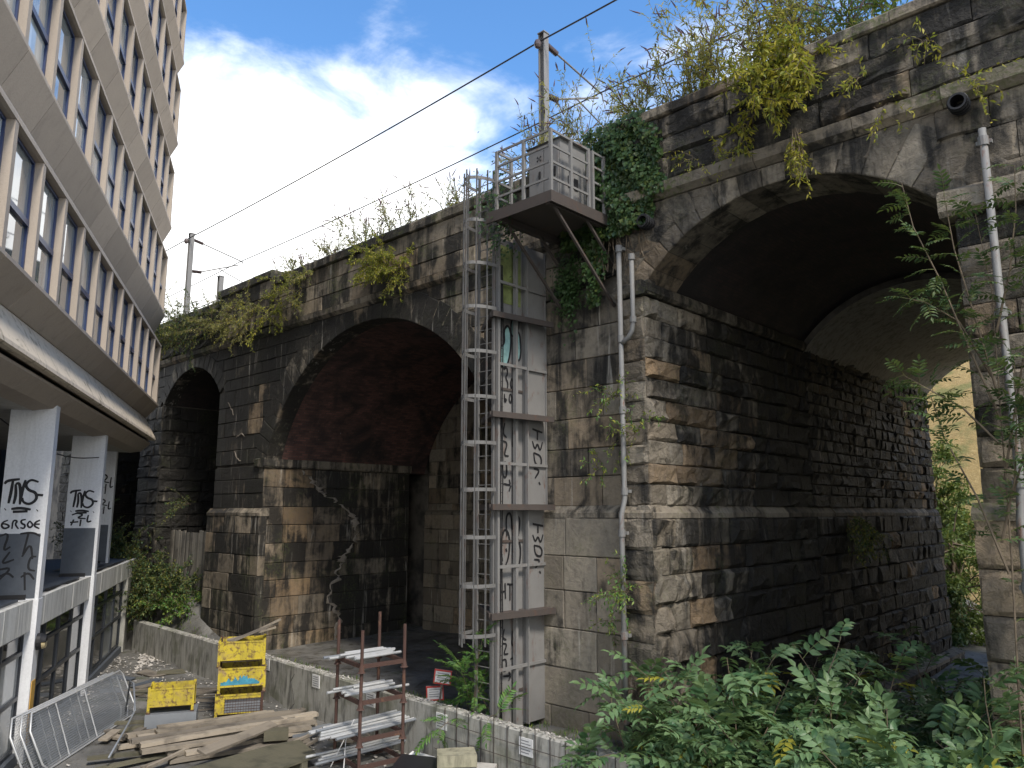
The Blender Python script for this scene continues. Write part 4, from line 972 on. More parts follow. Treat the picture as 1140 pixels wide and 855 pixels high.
# timber pile in front of the stack: long direction roughly (0.55, 0.83)
pd = R(80)
pile = []
for lz, (n_, xa, xb) in enumerate(((8, -18.35, -15.95), (7, -18.1, -16.1), (6, -17.9, -16.3), (4, -17.6, -16.6))):
    for i in range(n_): pile.append((xa+(xb-xa)*i/(n_-1), 8.75+pr.uniform(-.35,.35), .05+.085*lz, pr.uniform(2.6,3.7), pr.uniform(.16,.26), .075))
for i, (x, y, z, L, w_, h_) in enumerate(pile):
    ord_ = ('first','second','third','fourth','fifth','sixth','seventh','eighth')
    li_ = min(3, int((z+.02)/.085)); pos_ = i-sum((8,7,6,4)[:li_])
    lay_ = ('bottom', 'second', 'third', 'top')[min(3, int((z+.02)/.085))]
    plank('plank', (x,y,z+.02), L+pr.uniform(-.3,.3), w_, h_, pd+pr.uniform(-.10,.10), pr.uniform(-.012,.012), 'long weathered plank, %s from the bins, in the %s layer of the timber pile' % (ord_[pos_], lay_), pr.choice(('wood','woodpale','woodpale')), 'planks of the timber pile', 60+i)
plank('plank', (-15.75,8.45,.38), 1.95, .26, .05, R(106), -.05, 'wide pale plank lying askew on top of the timber pile', 'woodpale', None, 91, .25)
plank('plank', (-15.75,9.3,.28), .5, .3, .2, pd-.4, 0, 'short dark brown timber block on the timber pile', 'woodmoss', None, 92)
plank('plank', (-16.5,10.3,.33), .8, .2, .09, pd+.05, 0, 'short pale timber offcut at the far end of the timber pile', 'woodpale', None, 93)
ply = [(-15.0,6.4),(-15.25,8.9),(-15.15,9.5),(-13.98,9.2),(-13.75,8.1),(-13.8,6.6)]
mb = MB().prism(ply, .20, .245); o = tag(obj('plywood_sheet', mb, M['woodmoss'], None, (-15.6,8.0,0)), 'large mossy wet plywood sheet lying in front of the timber pile', 'sheet')
for (x, y, l, a, lab) in [(-14.4,7.4,1.4,.3,'near dark timber bearer under the mossy plywood sheet'),(-14.5,8.8,1.2,.1,'far dark timber bearer under the mossy plywood sheet')]:
    plank('timber_bearer', (x,y,.10), l, .14, .19, a, 0, lab, 'woodmoss', None, int(l*100))
for i in range(16):
    q_ = [(-19.2,7.6),(-18.6,7.2),(-16.9,6.7),(-15.6,10.3),(-17.2,10.5),(-14.9,10.4),(-18.9,8.0),(-16.2,7.1)][i % 8]; kd = ('splintered grey plank','short pale offcut','mossy dark plank','thin pale batten')[i % 4]
    plank('loose_plank', (q_[0]+pr.uniform(-.35,.35), q_[1]+pr.uniform(-.3,.3), .06+.05*(i//8)+.012*(i % 8)), (1.7,.7,1.3,1.5)[i % 4]*pr.uniform(.8,1.2), (.18,.2,.16,.07)[i % 4], .05, pr.uniform(.3,2.4), pr.uniform(-.04,.04), kd+' lying loose around the timber pile', ('wood','woodpale','woodmoss','woodpale')[i % 4], 'loose planks around the timber pile', 700+i)
# ------------------------------------------------------------------ rusty rack with scaffold tubes
PA, PB, PC, PD = Vector((-14.05,9.64,0)), Vector((-12.92,9.42,0)), Vector((-13.96,10.62,0)), Vector((-12.80,10.38,0))
rk_ = thing('tube_rack', 'rust-red steel storage rack of four posts holding grey scaffold tubes', 'rack', (-13.4,10.0,0))
zs_ = [.16, .66, 1.34, 2.02]
for p, top in ((PA,2.78),(PB,2.7),(PC,2.86),(PD,2.74)):
    po = obj('post', MB().tube(p, p+Vector((0,0,top)), .034, 8), M['rust'], rk_)
    obj('base_plate', MB().box(p.x-.1,p.x+.1,p.y-.1,p.y+.1,-.01,.02), M['rust'], po)
    for z in zs_[1:]:
        mb = MB(); mb.path([p+Vector((0,0,z-.12)), p+Vector((0,0,z-.1)), p+Vector((0,0,z+.02))], [.085,.06,.036], 8); obj('collar', mb, M['rust'], po)
for z in zs_:
    for a, b in ((PA,PB),(PC,PD),(PB,PD),(PA,PC)):
        obj('beam', MB().beam(a+Vector((0,0,z)), b+Vector((0,0,z)), .05, .08), M['rust'], rk_)
tr_ = random.Random(8); names = ['lowest', 'second', 'third', 'top']
for li, (z, n, L) in enumerate(zip(zs_, (5, 10, 7, 7), (2.5, 2.3, 1.45, 1.35))):
    for i in range(n):
        lv = 1 if i >= n*.62 else 0; k = i if not lv else i-math.ceil(n*.62)
        x = -13.9+.13*k+(.07 if lv else 0)+tr_.uniform(-.02,.02); y = 10.16+tr_.uniform(-.15,.15)+(-.05 if L > 2 else 0); ll = L+tr_.uniform(-.5,.3); a = tr_.uniform(-.06,.06)+.03
        d = Vector((math.sin(a), math.cos(a), 0))*ll/2; c = Vector((x,y,z+.065+.045*lv))
        mb = MB(); mb.tube(c-d, c+d, .028, 8)
        tag(obj('scaffold_tube', mb, M['alu' if tr_.random() < .8 else 'galv'], None, tuple(c), smooth=False), 'grey scaffold tube on the %s shelf of the rusty rack' % names[li], 'tube', 'scaffold tubes on the rack')
mb = MB(); mb.path([(-13.75,9.35,.03), (-13.5,9.7,.9), (-13.62,9.6,.5), (-13.45,9.45,.02)], .01, 5); tag(obj('white_rope', mb, M['white'], None, (-13.6,9.5,0)), 'loose white rope hanging inside the rusty rack near the ground', 'rope')
# ------------------------------------------------------------------ steel barriers leaning in the yard
def barrier(k, label):
    t_ = thing('crowd_barrier', label, 'barrier', (-19.2,6.7,0), 'galvanised barriers dumped by the glass front')
    d = Vector((-3.3,2.95,0)).normalized(); pp = Vector((d.y,-d.x,0)); b0 = Vector((-17.35,5.0,.03))+pp*(.08*k)+d*(.20*k)
    le = (-pp*.42+Vector((0,0,.9))).normalized(); L, Hh = 4.55, 1.12
    Q = lambda a, b: b0+d*a+le*b
    fr = [Q(.12,0), Q(0,.14), Q(0,Hh-.3), Q(.25,Hh), Q(L-.1,Hh), Q(L,Hh-.1), Q(L,.22), Q(L-.22,0)]
    mb = MB(); mb.path(fr, .022, 7, closed=True); obj('frame', mb, M['alu'], t_, smooth=True)
    mb = MB()
    for i in range(1, 90): a = L*i/90; mb.tube(Q(a,.03 if .2 < a < L-.2 else .2), Q(a,Hh-.03 if .3 < a else Hh-.3), .0042, 3, caps=False)
    for i in range(1, 24): mb.tube(Q(.03,Hh*i/24), Q(L-.03,Hh*i/24), .0042, 3, caps=False)
    tag(obj('wire_mesh', mb, M['galv'], t_), None, kind='stuff')
    for a in (1.0, 2.3): obj('brace', MB().tube(Q(a,.02), Q(a+.2,Hh-.02), .014, 6), M['alu'], t_)
barrier(0, 'galvanised mesh barrier at the back of the leaning pile beside the glass front')
barrier(1, 'galvanised mesh barrier in the middle of the leaning pile beside the glass front')
barrier(2, 'galvanised mesh barrier at the front of the leaning pile beside the glass front')
bt = thing('bent_tube', 'long bent galvanised tube lying from the barriers across to the timber pile', 'tube', (-18,6.9,0))
mb = MB(); mb.path([(-20.6,8.0,.1),(-20.2,7.9,.95),(-19.6,7.75,1.0),(-18.9,7.55,.55),(-18.6,7.3,.36),(-16.6,6.2,.3)], .022, 7); obj('tube', mb, M['galv'], bt, smooth=True)
# ------------------------------------------------------------------ debris
dr = random.Random(77)
def slab(name, p, sx, sy, sz, rz, mat, label, cat, tilt=0., group=None):
    mb = MB(); k = lambda: dr.uniform(-.12, .12)
    pts = [(-sx/2*(1+k()),-sy/2*(1+k())),(sx/2*(1+k()),-sy/2*(1+k())),(sx/2*(1+k()),sy/2*(1+k())),(0,sy/2*(1+k())),(-sx/2*(1+k()),sy/2*(1+k()))]
    mb.prism(pts, 0, sz); o = obj(name, mb, M[mat]); o.location = p; o.rotation_euler = (tilt, tilt*.6, rz); return tag(o, label, cat, group)
slab('foam_block', (-11.15,10.35,.42), .72,.5,.2, .9,'foam','pale yellow foam block on black sheeting at the foot of the wall','foam')
slab('stone_slab', (-10.85,10.45,.2), .75,.5,.2, .6,'paleconc','grey stone slab beneath the foam block by the wall','slab')
slab('stone_slab', (-11.15,10.35,.0), 1.0,.6,.2, .8,'woodmoss','dark slab at the bottom under the foam block','slab')
for i, (x,y,z,a) in enumerate([(-11.75,10.3,.0,.7),(-11.6,10.2,.13,.9),(-11.7,10.0,.26,.5),(-10.4,10.2,.0,.3)]):
    slab('plastic_sheet', (x,y,z), 1.1,.6,.12, a,'sheet', ['lowest black plastic bundle left of the foam block','middle black plastic bundle left of the foam block','top black plastic bundle left of the foam block','black plastic bundle right of the foam block'][i],'sheeting', .08)
slab('crumpled_bag', (-12.45,10.55,.02), .5,.35,.2, .4,'white','crumpled white bag at the foot of the rusty rack','bag',.2)
slab('board', (-12.35,10.1,.05), .6,.2,.04, .9,'woodpale','short pale board beside the white bag by the rack','board',.1)
slab('metal_sheet', (-16.0,10.4,.02), 1.1,.4,.12, pd,'galv','low grey metal box behind the timber pile','box')
for i in range(14):
    plank('lath', (-21.2+dr.uniform(-1.6,1.6), 9.9+dr.uniform(-.7,.8), .05+.02*i), dr.uniform(1.2,2.6), .05, .03, dr.uniform(.3,1.2), dr.uniform(-.05,.05), 'thin grey lath in the heap behind the single yellow bin', 'wood', 'laths heaped behind the yellow bins', 200+i)
for i in range(8):
    a, b = 5.6+dr.uniform(-.3,3.2), dr.uniform(.3,2.2); p = B(a,b,.03)
    slab('broken_board', p, dr.uniform(.5,1.3), dr.uniform(.2,.5), .03, dr.uniform(0,3), ('wood','colgrey','galv','woodmoss')[i % 4], 'broken %s on the ground before the second column' % ('grey timber board','dark grey panel','bright metal sheet','mossy dark board')[i % 4], 'board', .06, 'broken boards by the glass front')
mb = MB()
def pebble(mb, p, r_):
    vs = [p+Vector((dr.uniform(-1,1)*r_*1.3, dr.uniform(-1,1)*r_*1.3, dr.uniform(-.3,.9)*r_)) for _ in range(6)]
    mb.add(vs, [(0,1,2),(0,2,3),(3,2,4),(1,5,2),(2,5,4),(0,3,5),(0,5,1),(3,4,5)])
for i in range(1400):
    q = dr.random()
    if q < .35: p = B(11.8+dr.gauss(0,.9), .8+abs(dr.gauss(0,.7)), .02)
    elif q < .6: p = B(dr.uniform(-2,12), abs(dr.gauss(.1,.35)), .02)
    else: p = Vector((dr.uniform(-29,-10), 0, .02)); p.y = wall_y(p.x)-abs(dr.gauss(0,1.3))
    pebble(mb, p, dr.uniform(.01,.05) if q > .35 else dr.uniform(.02,.10))
tag(obj('rubble', mb, M['rubble']), 'pale broken rubble and grit scattered over the yard', 'rubble', kind='stuff')
mb = MB(); mb.path([Wp(11.9,.02,.9),Wp(11.75,.03,.7),Wp(11.9,.03,.4),Wp(12.0,.04,.2),Wp(12.1,.3,.03)], .007, 4); tag(obj('loose_cable', mb, M['black'], None, tuple(Wp(11.9,.02,0))), 'thin black cable hanging down the concrete wall right of the bins', 'cable')
# wooden fence closing the narrow left arch
fe = thing('board_fence', 'grey vertical board fence closing the foot of the narrow left arch', 'fence', (-29.5,13.6,1.9))
x = -31.85
while x < -27.3:
    w_ = .17; h = 4.25+dr.uniform(-.06,.06)
    obj('board', MB().box(x,x+w_-.012,13.6+dr.uniform(-.008,.008),13.63,1.5,h,(dr.random(),0,0)), M['fence'], fe); x += w_
for z in (2.2, 3.7): obj('rail', MB().box(-31.85,-27.3,13.65,13.72,z,z+.1), M['fence'], fe)
# ------------------------------------------------------------------ cable riser with caged ladder and platform
TW = thing('cable_riser', 'grey steel cable riser with caged ladder and small landings standing out from the viaduct pier', 'riser', (-11.4,12.2,.6))
X0 = -11.2
obj('back_sheet', MB().box(X0-.14,X0-.10,11.55,12.98,.7,10.95), M['steelwhite'], TW)
obj('inner_plate', MB().box(X0-.09,X0+.02,12.30,12.97,.75,10.9), M['steelwhite'], TW)
obj('flange', MB().box(X0+.02,X0+.10,12.27,12.30,.75,10.9).box(X0+.02,X0+.05,12.93,12.96,.75,10.9), M['steelwhite'], TW)
for y, w_ in ((11.97,.07),(11.42,.06)): obj('stanchion', MB().box(X0-.03,X0+.06,y-w_/2,y+w_/2,.55,10.98), M['steelwhite'], TW)
for z in (1.9,3.9,6.0,8.1,9.9): obj('cross_rail', MB().box(X0+.03,X0+.07,11.45,12.95,z-.03,z+.03), M['steelwhite'], TW)
obj('green_stained_sheet', MB().box(X0-.095,X0-.088,11.6,12.25,9.5,10.8), mat_plain('green_algae_sheet', (.20,.24,.08), .8, var=.4), TW)
fr = (Vector((X0-.095,0,0)), Vector((0,1,0)), Vector((0,0,1)), Vector((1,0,0)))
rgf = random.Random(3)
def tagmark(st, y, z, sy, sz, w_, fr=fr, mat='paint_black', off=.006):
    mb = MB(); graff(st, fr, y, z, sy, sz, w_, mb, off, rgf); obj('graffiti', mb, M[mat], TW)
def blob(pts, mat, off):
    q = pts
    for _ in range(2):
        n = []
        for i in range(len(q)):
            a, b = q[i], q[(i+1) % len(q)]; n += [(a[0]*.75+b[0]*.25, a[1]*.75+b[1]*.25), (a[0]*.25+b[0]*.75, a[1]*.25+b[1]*.75)]
        q = n
    c = (sum(p[0] for p in q)/len(q), sum(p[1] for p in q)/len(q))
    vs = [(X0-.095+off, c[0], c[1])]+[(X0-.095+off, y, z) for y, z in q]
    obj('graffiti', MB().add(vs, [(0, 1+i, 1+(i+1) % len(q)) for i in range(len(q))]), M[mat], TW)
    mb = MB(); graff([q+[q[0]]], fr, 0, 0, 1, 1, .055, mb, off+.004, rgf); obj('graffiti', mb, M['paint_black'], TW)
blob([(11.62,8.05),(11.58,8.5),(11.75,8.6),(11.7,8.9),(11.85,9.05),(11.95,8.8),(11.9,8.35),(11.8,8.1)], 'paint_teal', .004)
blob([(12.02,8.35),(11.98,8.7),(12.1,8.95),(12.22,8.9),(12.26,8.5),(12.2,8.25)], 'paint_teal', .005)
blob([(11.95,8.75),(11.92,9.1),(12.05,9.3),(12.2,9.2),(12.15,8.9)], 'paint_teal', .0045)
NUM = [[(.1,.9),(.3,1.0),(.35,.8),(.2,.7),(.38,.55),(.3,.35),(.1,.4)], [(.6,.7),(.5,.55),(.6,.4),(.72,.55),(.6,.7)], [(.15,.25),(.15,0),(.3,.1),(.15,.12)], [(.5,.28),(.42,.1),(.55,0),(.62,.2),(.5,.28)], [(.9,.3),(.78,.25),(.88,.12),(.74,.02)]]
SIG = [[(.2,.95),(.1,.8),(.3,.75)], [(.1,.7),(.35,.68),(.15,.5),(.4,.5)], [(.6,.9),(.55,.6),(.75,.7),(.7,.45)], [(.1,.4),(.3,.42),(.3,.2),(.1,.22),(.1,.4)], [(.5,.4),(.8,.42),(.55,.22),(.85,.22)], [(.15,.12),(.5,.1),(.42,.18)], [(.5,.1),(.42,.02)]]
TWD = [[(.1,.95),(.9,.9)], [(.5,.93),(.5,.75)], [(.1,.72),(.3,.55),(.5,.7),(.7,.52),(.9,.72)], [(.2,.5),(.8,.45),(.8,.25),(.3,.28),(.2,.5)], [(.2,.2),(.7,.18),(.3,.02)], [(.6,-.05),(.7,-.1)]]
BIG = [[(.1,.2),(.0,.5),(.2,.75),(.45,.6),(.4,.25),(.2,.1)], [(.3,.6),(.25,.95),(.5,1.0),(.55,.7)], [(.6,.2),(.55,.5),(.8,.6),(.98,.4),(.9,.1),(.7,.05)], [(.6,.6),(.7,.95),(.95,.9),(.85,.6)], [(.25,.4),(.3,.35)], [(.75,.35),(.75,.2)]]
HT = [[(.0,.9),(.05,.1)], [(.35,.9),(.38,.2)], [(.0,.5),(.4,.55)], [(.5,.85),(.95,.8)], [(.72,.8),(.72,.1)]]
tagmark(NUM, 11.66, 7.3, .5, .8, .042); tagmark(SIG, 11.62, 5.4, .62, 1.55, .045)
tagmark(BIG, 11.62, 3.75, .64, 1.25, .05); tagmark(HT, 11.62, 3.15, .4, .45, .042); tagmark(SIG, 11.62, 1.6, .6, 1.1, .04)
fr2 = (Vector((X0+.02,0,0)), Vector((0,1,0)), Vector((0,0,1)), Vector((1,0,0)))
tagmark(TWD, 12.45, 5.7, .42, 1.15, .05, fr2); tagmark(TWD, 12.45, 3.8, .42, 1.0, .05, fr2)
# landings
for z in (3.0,5.15,7.05,9.18):
    poly = [(X0+.09,11.2),(-10.9,12.84),(-12.3,12.84),(-12.33,12.1),(-11.85,11.7)]
    ld = obj('landing', MB().prism(poly, z-.03, z), M['steeldark'], TW)
    obj('edge_channel', MB().beam((X0+.12,11.15,z-.05), (-10.86,12.84,z-.05), .06, .12).beam((X0+.05,11.2,z-.05), (-12.35,12.1,z-.05), .06, .12), M['steeldark'], ld)
# ladder with cage (faces away from the wall)
LY = 11.30
lad = obj('ladder', MB().box(X0-.03,X0+.03,LY-.02,LY+.02,.5,12.4).box(X0-.48,X0-.42,LY-.02,LY+.02,.5,12.4), M['ladder'], TW)
for i in range(39):
    z = .75+.3*i; obj('rung', MB().tube((X0-.42,LY,z), (X0-.03,LY,z), .010, 6), M['ladder'], lad)
hz = [2.6+.95*i for i in range(11)]
def hoop(z): return [(X0-.225+.33*math.cos(a), LY-.02-.58*math.sin(a), z) for a in [math.pi*i/12 for i in range(13)]]
cage = obj('safety_cage', MB().box(X0-.245,X0-.205,LY-.615,LY-.605,2.4,12.3), M['ladder'], TW)
for a in (.45, .95, 2.2, 2.7):
    x, y = X0-.225+.335*math.cos(a), LY-.02-.585*math.sin(a); obj('cage_bar', MB().box(x-.02,x+.02,y-.005,y+.005,2.4,12.3), M['ladder'], cage)
for z in hz:
    h = hoop(z); mb = MB()
    for p, q in zip(h, h[1:]): mb.beam(p, q, .012, .07)
    mb.beam(h[0], (X0,LY,z), .012, .05); mb.beam(h[-1], (X0-.45,LY,z), .012, .05)
    obj('hoop', mb, M['ladder'], cage)
# cable ladder with dark cables beside the climbing ladder
mb = MB()
for i in range(56): mb.tube((X0-.02,11.45,.9+.18*i), (X0-.02,11.62,.9+.18*i), .007, 4)
cl_ = obj('cable_tray', mb, M['steeldark'], TW)
for i in range(3):
    mb = MB(); mb.path([(X0+.0,11.48+.05*i+.015*math.sin(z*2.1+i),z) for z in [.7+.6*k for k in range(17)]], .014, 5); obj('cable', mb, M['black'], cl_)
obj('foot_pipe', MB().tube((X0-.3,11.6,.5), (X0-.3,11.6,4.9), .06, 10), M['pipe'], TW, smooth=False)
for y in (11.5, 12.6):
    for z in (1.4, 4.4, 7.6): obj('wall_strut', MB().beam((X0-.1,y,z), (X0-.1,13.02,z), .05, .05), M['steeldark'], TW)
# --- cantilevered platform with railing and cabinet
PX0, PX1, PY0, PY1, PZ = -10.62, -9.16, 10.82, 12.75, 11.12
PF = thing('cantilever_platform', 'railed steel platform carried on brackets at the top of the cable riser', 'platform', (-9.9,12.7,11))
obj('floor', MB().box(PX0-.3,PX1,PY0,13.0,PZ-.05,PZ), M['steeldark'], PF)
obj('edge_beam', MB().box(PX0-.3,PX1+.04,PY0-.04,PY0,PZ-.17,PZ+.06).box(PX1,PX1+.04,PY0,12.98,PZ-.17,PZ+.06), M['steeldark'], PF)
for x in (PX0+.05, PX1-.1):
    for y in (10.95, 12.0):
        obj('bracket', MB().beam((x,y,PZ-.1), (x,12.98,PZ-.1-(12.98-y)*.85), .05, .05), M['steeldark'], PF)
    obj('bracket', MB().box(x-.05,x+.05,PY0,12.98,PZ-.19,PZ-.06), M['steeldark'], PF)
rail = [(PX0-.02,PY0),(PX1,PY0),(PX1,12.05)]
def railing(pts, posts):
    for (x, y) in posts: obj('rail_post', MB().box(x-.03,x+.03,y-.03,y+.03,PZ,PZ+1.36), M['steelwhite'], PF)
    for a, b in zip(pts, pts[1:]):
        for z in (.34,.68,1.02,1.34): obj('rail', MB().beam((*a,PZ+z), (*b,PZ+z), .03, .045), M['steelwhite'], PF)
railing(rail, [(PX0-.02,PY0),(-9.88,PY0),(PX1,PY0),(PX1,11.44),(PX1,12.02)])
railing([(PX1,12.14),(PX1,12.92)], [(PX1,12.16),(PX1,12.55),(PX1,12.9)])
railing([(PX0-.02,PY0),(PX0-.02,11.25)], [(PX0-.02,11.25)])
CB = thing('equipment_cabinet', 'grey steel equipment cabinet with sloping roof on the platform', 'cabinet', (-9.85,11.6,PZ))
obj('body', MB().box(-10.3,-9.45,11.45,12.3,PZ,PZ+1.5), M['steel'], CB)
obj('roof', MB().hexa([(-10.36,11.39,PZ+1.5),(-9.39,11.39,PZ+1.5),(-9.39,12.36,PZ+1.5),(-10.36,12.36,PZ+1.5),(-10.2,11.55,PZ+1.6),(-9.55,11.55,PZ+1.6),(-9.55,12.2,PZ+1.6),(-10.2,12.2,PZ+1.6)]), M['steel'], CB)
for xa, xb in ((-10.27,-9.89),(-9.86,-9.48)):
    d = obj('door', MB().box(xa,xb,11.43,11.449,PZ+.08,PZ+1.44), M['steel'], CB); obj('handle', MB().box(xb-.1,xb-.06,11.40,11.43,PZ+.7,PZ+.9), M['black'], d)
obj('vent', MB().box(-9.45,-9.43,11.7,11.82,PZ+.5,PZ+.75).box(-9.45,-9.43,11.9,12.02,PZ+.5,PZ+.75), M['black'], CB)
mb = MB()
for i in range(4): a = i*math.pi/2+.4; mb.add([(-9.999,11.427,PZ+1.2),(-10.0+.08*math.cos(a),11.427,PZ+1.2+.08*math.sin(a)),(-10.0+.08*math.cos(a+.7),11.427,PZ+1.2+.08*math.sin(a+.7))], [(0,2,1)])
obj('sticker', mb, M['black'], CB)
# ------------------------------------------------------------------ rainwater pipes
def downpipe(label, pts, r_, cols_, extra=None):
    t_ = thing('downpipe', label, 'pipe', pts[-1]); mb = MB(); mb.path(pts, r_, 12); obj('pipe', mb, M['pipe'], t_, smooth=True)
    for z, (x, y) in cols_:
        mb = MB(); mb.tube((x,y,z-.07), (x,y,z+.07), r_*1.35, 12); mb.box(x-r_*1.9,x+r_*1.9,y+.02,y+.1,z-.03,z+.03); obj('collar', mb, M['pipe'], t_, smooth=False)
    return t_
px = -8.82; py = 12.56
d1 = downpipe('tall grey downpipe on the corner of the big pier beside the right arch', [(px,py,10.4),(px,py,ZP+.25),(px,py-.12,ZP-.05),(px,py-.12,.55)], .052, [(10.35,(px,py)),(8.45,(px,py)),(7.,(px,py)),(5.4,(px,py)),(4.6,(px,py-.12)),(2.7,(px,py-.12)),(1.2,(px,py-.12))])
mb = MB(); mb.path([(-8.50,12.54,10.15),(-8.50,12.54,8.75),(-8.53,12.54,8.58),(-8.62,12.54,8.45),(-8.72,12.55,8.40),(px,py,8.35)], .048, 12); obj('branch_pipe', mb, M['pipe'], d1, smooth=True)
for z in (10.1, 8.8): mb = MB(); mb.tube((-8.5,12.54,z-.06),(-8.5,12.54,z+.06),.068,12); obj('collar', mb, M['pipe'], d1)
x2 = -2.22
downpipe('long grey downpipe with moss on the right-hand pier at the picture edge', [(x2,12.5,10.6),(x2,12.5,ZP+.3),(x2-.02,12.38,ZP-.1),(x2-.02,12.38,.4)], .054, [(10.4,(x2,12.5)),(7.8,(x2,12.5)),(5.4,(x2,12.5)),(4.0,(x2-.02,12.38)),(2.2,(x2-.02,12.38))])
for (x, z, lab) in [(-2.49,11.12,'black pipe stub sticking out of the wall above the right downpipe'), (-8.15,10.75,'black pipe stub in the shade of the ivy left of the right arch')]:
    t_ = thing('drain_stub', lab, 'pipe', (x,12.7,z)); mb = MB(); n = 16
    rr_ = [[(x+r_*math.cos(2*math.pi*i/n), y, z+r_*math.sin(2*math.pi*i/n)) for i in range(n)] for y, r_ in ((12.8,.13),(12.42,.13),(12.42,.10),(12.7,.10))]
    loft(mb, rr_); obj('sleeve', mb, M['black'], t_)
    mb = MB()
    for y in (12.46, 12.54, 12.62): mb.path([(x+.14*math.cos(2*math.pi*i/n), y, z+.14*math.sin(2*math.pi*i/n)) for i in range(n)], .012, 5, closed=True)
    obj('rib', mb, M['black'], t_)
# ------------------------------------------------------------------ overhead line equipment
def mast(x, y, top, label, side=1, arms=True):
    t_ = thing('overhead_line_mast', label, 'mast', (x,y,11.86), 'overhead line masts on the viaduct')
    w_ = .10
    obj('column', MB().box(x-w_,x-w_+.02,y-w_,y+w_,11.86,top).box(x+w_-.02,x+w_,y-w_,y+w_,11.86,top).box(x-w_+.02,x+w_-.02,y-.01,y+.01,11.86,top), M['steel'], t_)
    obj('cap', MB().box(x-.12,x+.12,y-.12,y+.12,top,top+.03), M['steel'], t_)
    if not arms: return t_
    def ins(p, q):
        p = Vector(p); q = Vector(q); n = 9; mb = MB(); mb.path([p.lerp(q, i/(n*2)) for i in range(n*2+1)], [.045 if i % 2 else .085 for i in range(n*2+1)], 8); obj('insulator', mb, M['insul'], t_)
    def arm(p, q, r_): obj('cantilever_tube', MB().tube(p, q, r_, 7), M['steel'], t_)
    ins((x,y+.12,top-.25), (x,y+.55,top-.32)); arm((x,y+.5,top-.31), (x+.1,y+2.5,top-.75), .028)
    ins((x,y+.12,top-1.75), (x,y+.55,top-1.7)); arm((x,y+.5,top-1.7), (x+.1,y+2.3,top-.95), .03)
    arm((x+.05,y+1.35,top-1.35), (x+.1,y+3.2,top-1.95), .022); arm((x+.1,y+2.5,top-.75), (x+.1,y+2.55,top-.95), .02)
    obj('registration_wire', MB().tube((x+.1,y+2.45,top-.75), (x+.1,y+3.1,top-1.93), .006, 4), M['wire'], t_)
    bl = MB(); n = 10; rings = []
    c = Vector((x-.02,y-.22,top-.38))
    for i in range(6):
        f = math.pi*(i+.3)/5.6; rings.append([c+Vector((.10*math.sin(f)*math.cos(2*math.pi*k/n), .10*math.sin(f)*math.sin(2*math.pi*k/n), -.14*math.cos(f))) for k in range(n)])
    loft(bl, rings); obj('earth_wire_insulator', bl, M['insul'], t_)
    return t_
mast(-12.5, 14.5, 17.85, 'grey steel overhead line mast rising behind the platform cabinet')
mast(-34.0, 14.5, 17.65, 'grey steel overhead line mast near the office building')
mast(-31.0, 14.6, 14.98, 'short grey steel post left on the viaduct beside the far mast', arms=False)
def wire(pts, r_, label):
    mb = MB(); out = []
    for a, b in zip(pts, pts[1:]):
        a, b = Vector(a), Vector(b); n = 12
        for i in range(n): f = i/n; out.append(a.lerp(b, f)-Vector((0,0,4*f*(1-f)*.12)))
    out.append(Vector(pts[-1])); mb.path(out, r_, 5); return tag(obj('overhead_wire', mb, M['wire'], None, pts[0]), label, 'wire', 'overhead wires of the railway')
wire([(-60,14.38,17.75),(-34.0,14.38,17.42),(-12.5,14.38,17.6),(6,14.38,17.9)], .024, 'thick earth wire running between the tops of the two masts')
wire([(-60,16.9,16.7),(-33.9,16.9,16.9),(-12.4,16.9,17.1),(8,16.9,17.3)], .022, 'catenary wire carried on the upper cantilever arms of the masts')
wire([(-60,17.4,15.9),(-33.9,17.4,15.75),(-12.4,17.5,15.95),(8,17.5,16.1)], .022, 'contact wire held below the cantilever arms of the masts')
# ------------------------------------------------------------------ hillside beyond the arch
def hill_z(x, y): return -1.2+17.3*smooth(41, 66, y)+.5*math.sin(x*.35+y*.2)+.35*math.sin(x*.9-y*.45)
mb = MB(); hx = lin(-110, 60, 68); hy = lin(40, 68, 28)+[75, 90, 140]
mb.add([(x, y, hill_z(x, y)-(.6 if y == 40 else 0)) for y in hy for x in hx], [(j*len(hx)+i, j*len(hx)+i+1, (j+1)*len(hx)+i+1, (j+1)*len(hx)+i) for j in range(len(hy)-1) for i in range(len(hx)-1)])
tag(obj('hillside', mb, M['drygrass'], smooth=True), 'dry yellow grass hillside seen through the right arch', kind='structure')
ho = thing('house', 'low house with grey roof at the top of the dry hillside', 'house', (-15,70,15.6))
obj('wall', MB().box(-22,-8,69,76,15,17.6), M['paleconc'], ho)
obj('roof', MB().hexa([(-22.4,68.5,17.6),(-7.6,68.5,17.6),(-7.6,76.5,17.6),(-22.4,76.5,17.6),(-21,72,19.4),(-9,72,19.4),(-9,73,19.4),(-21,73,19.4)]), M['colgrey'], ho)
for x in (-19, -15.5, -12): wq = obj('window', MB().box(x,x+1.4,68.94,69,16,17.3), M['white'], ho); obj('pane', MB().box(x+.1,x+1.3,68.92,68.94,16.1,17.2,(.5,0,0)), M['shopglass'], wq)

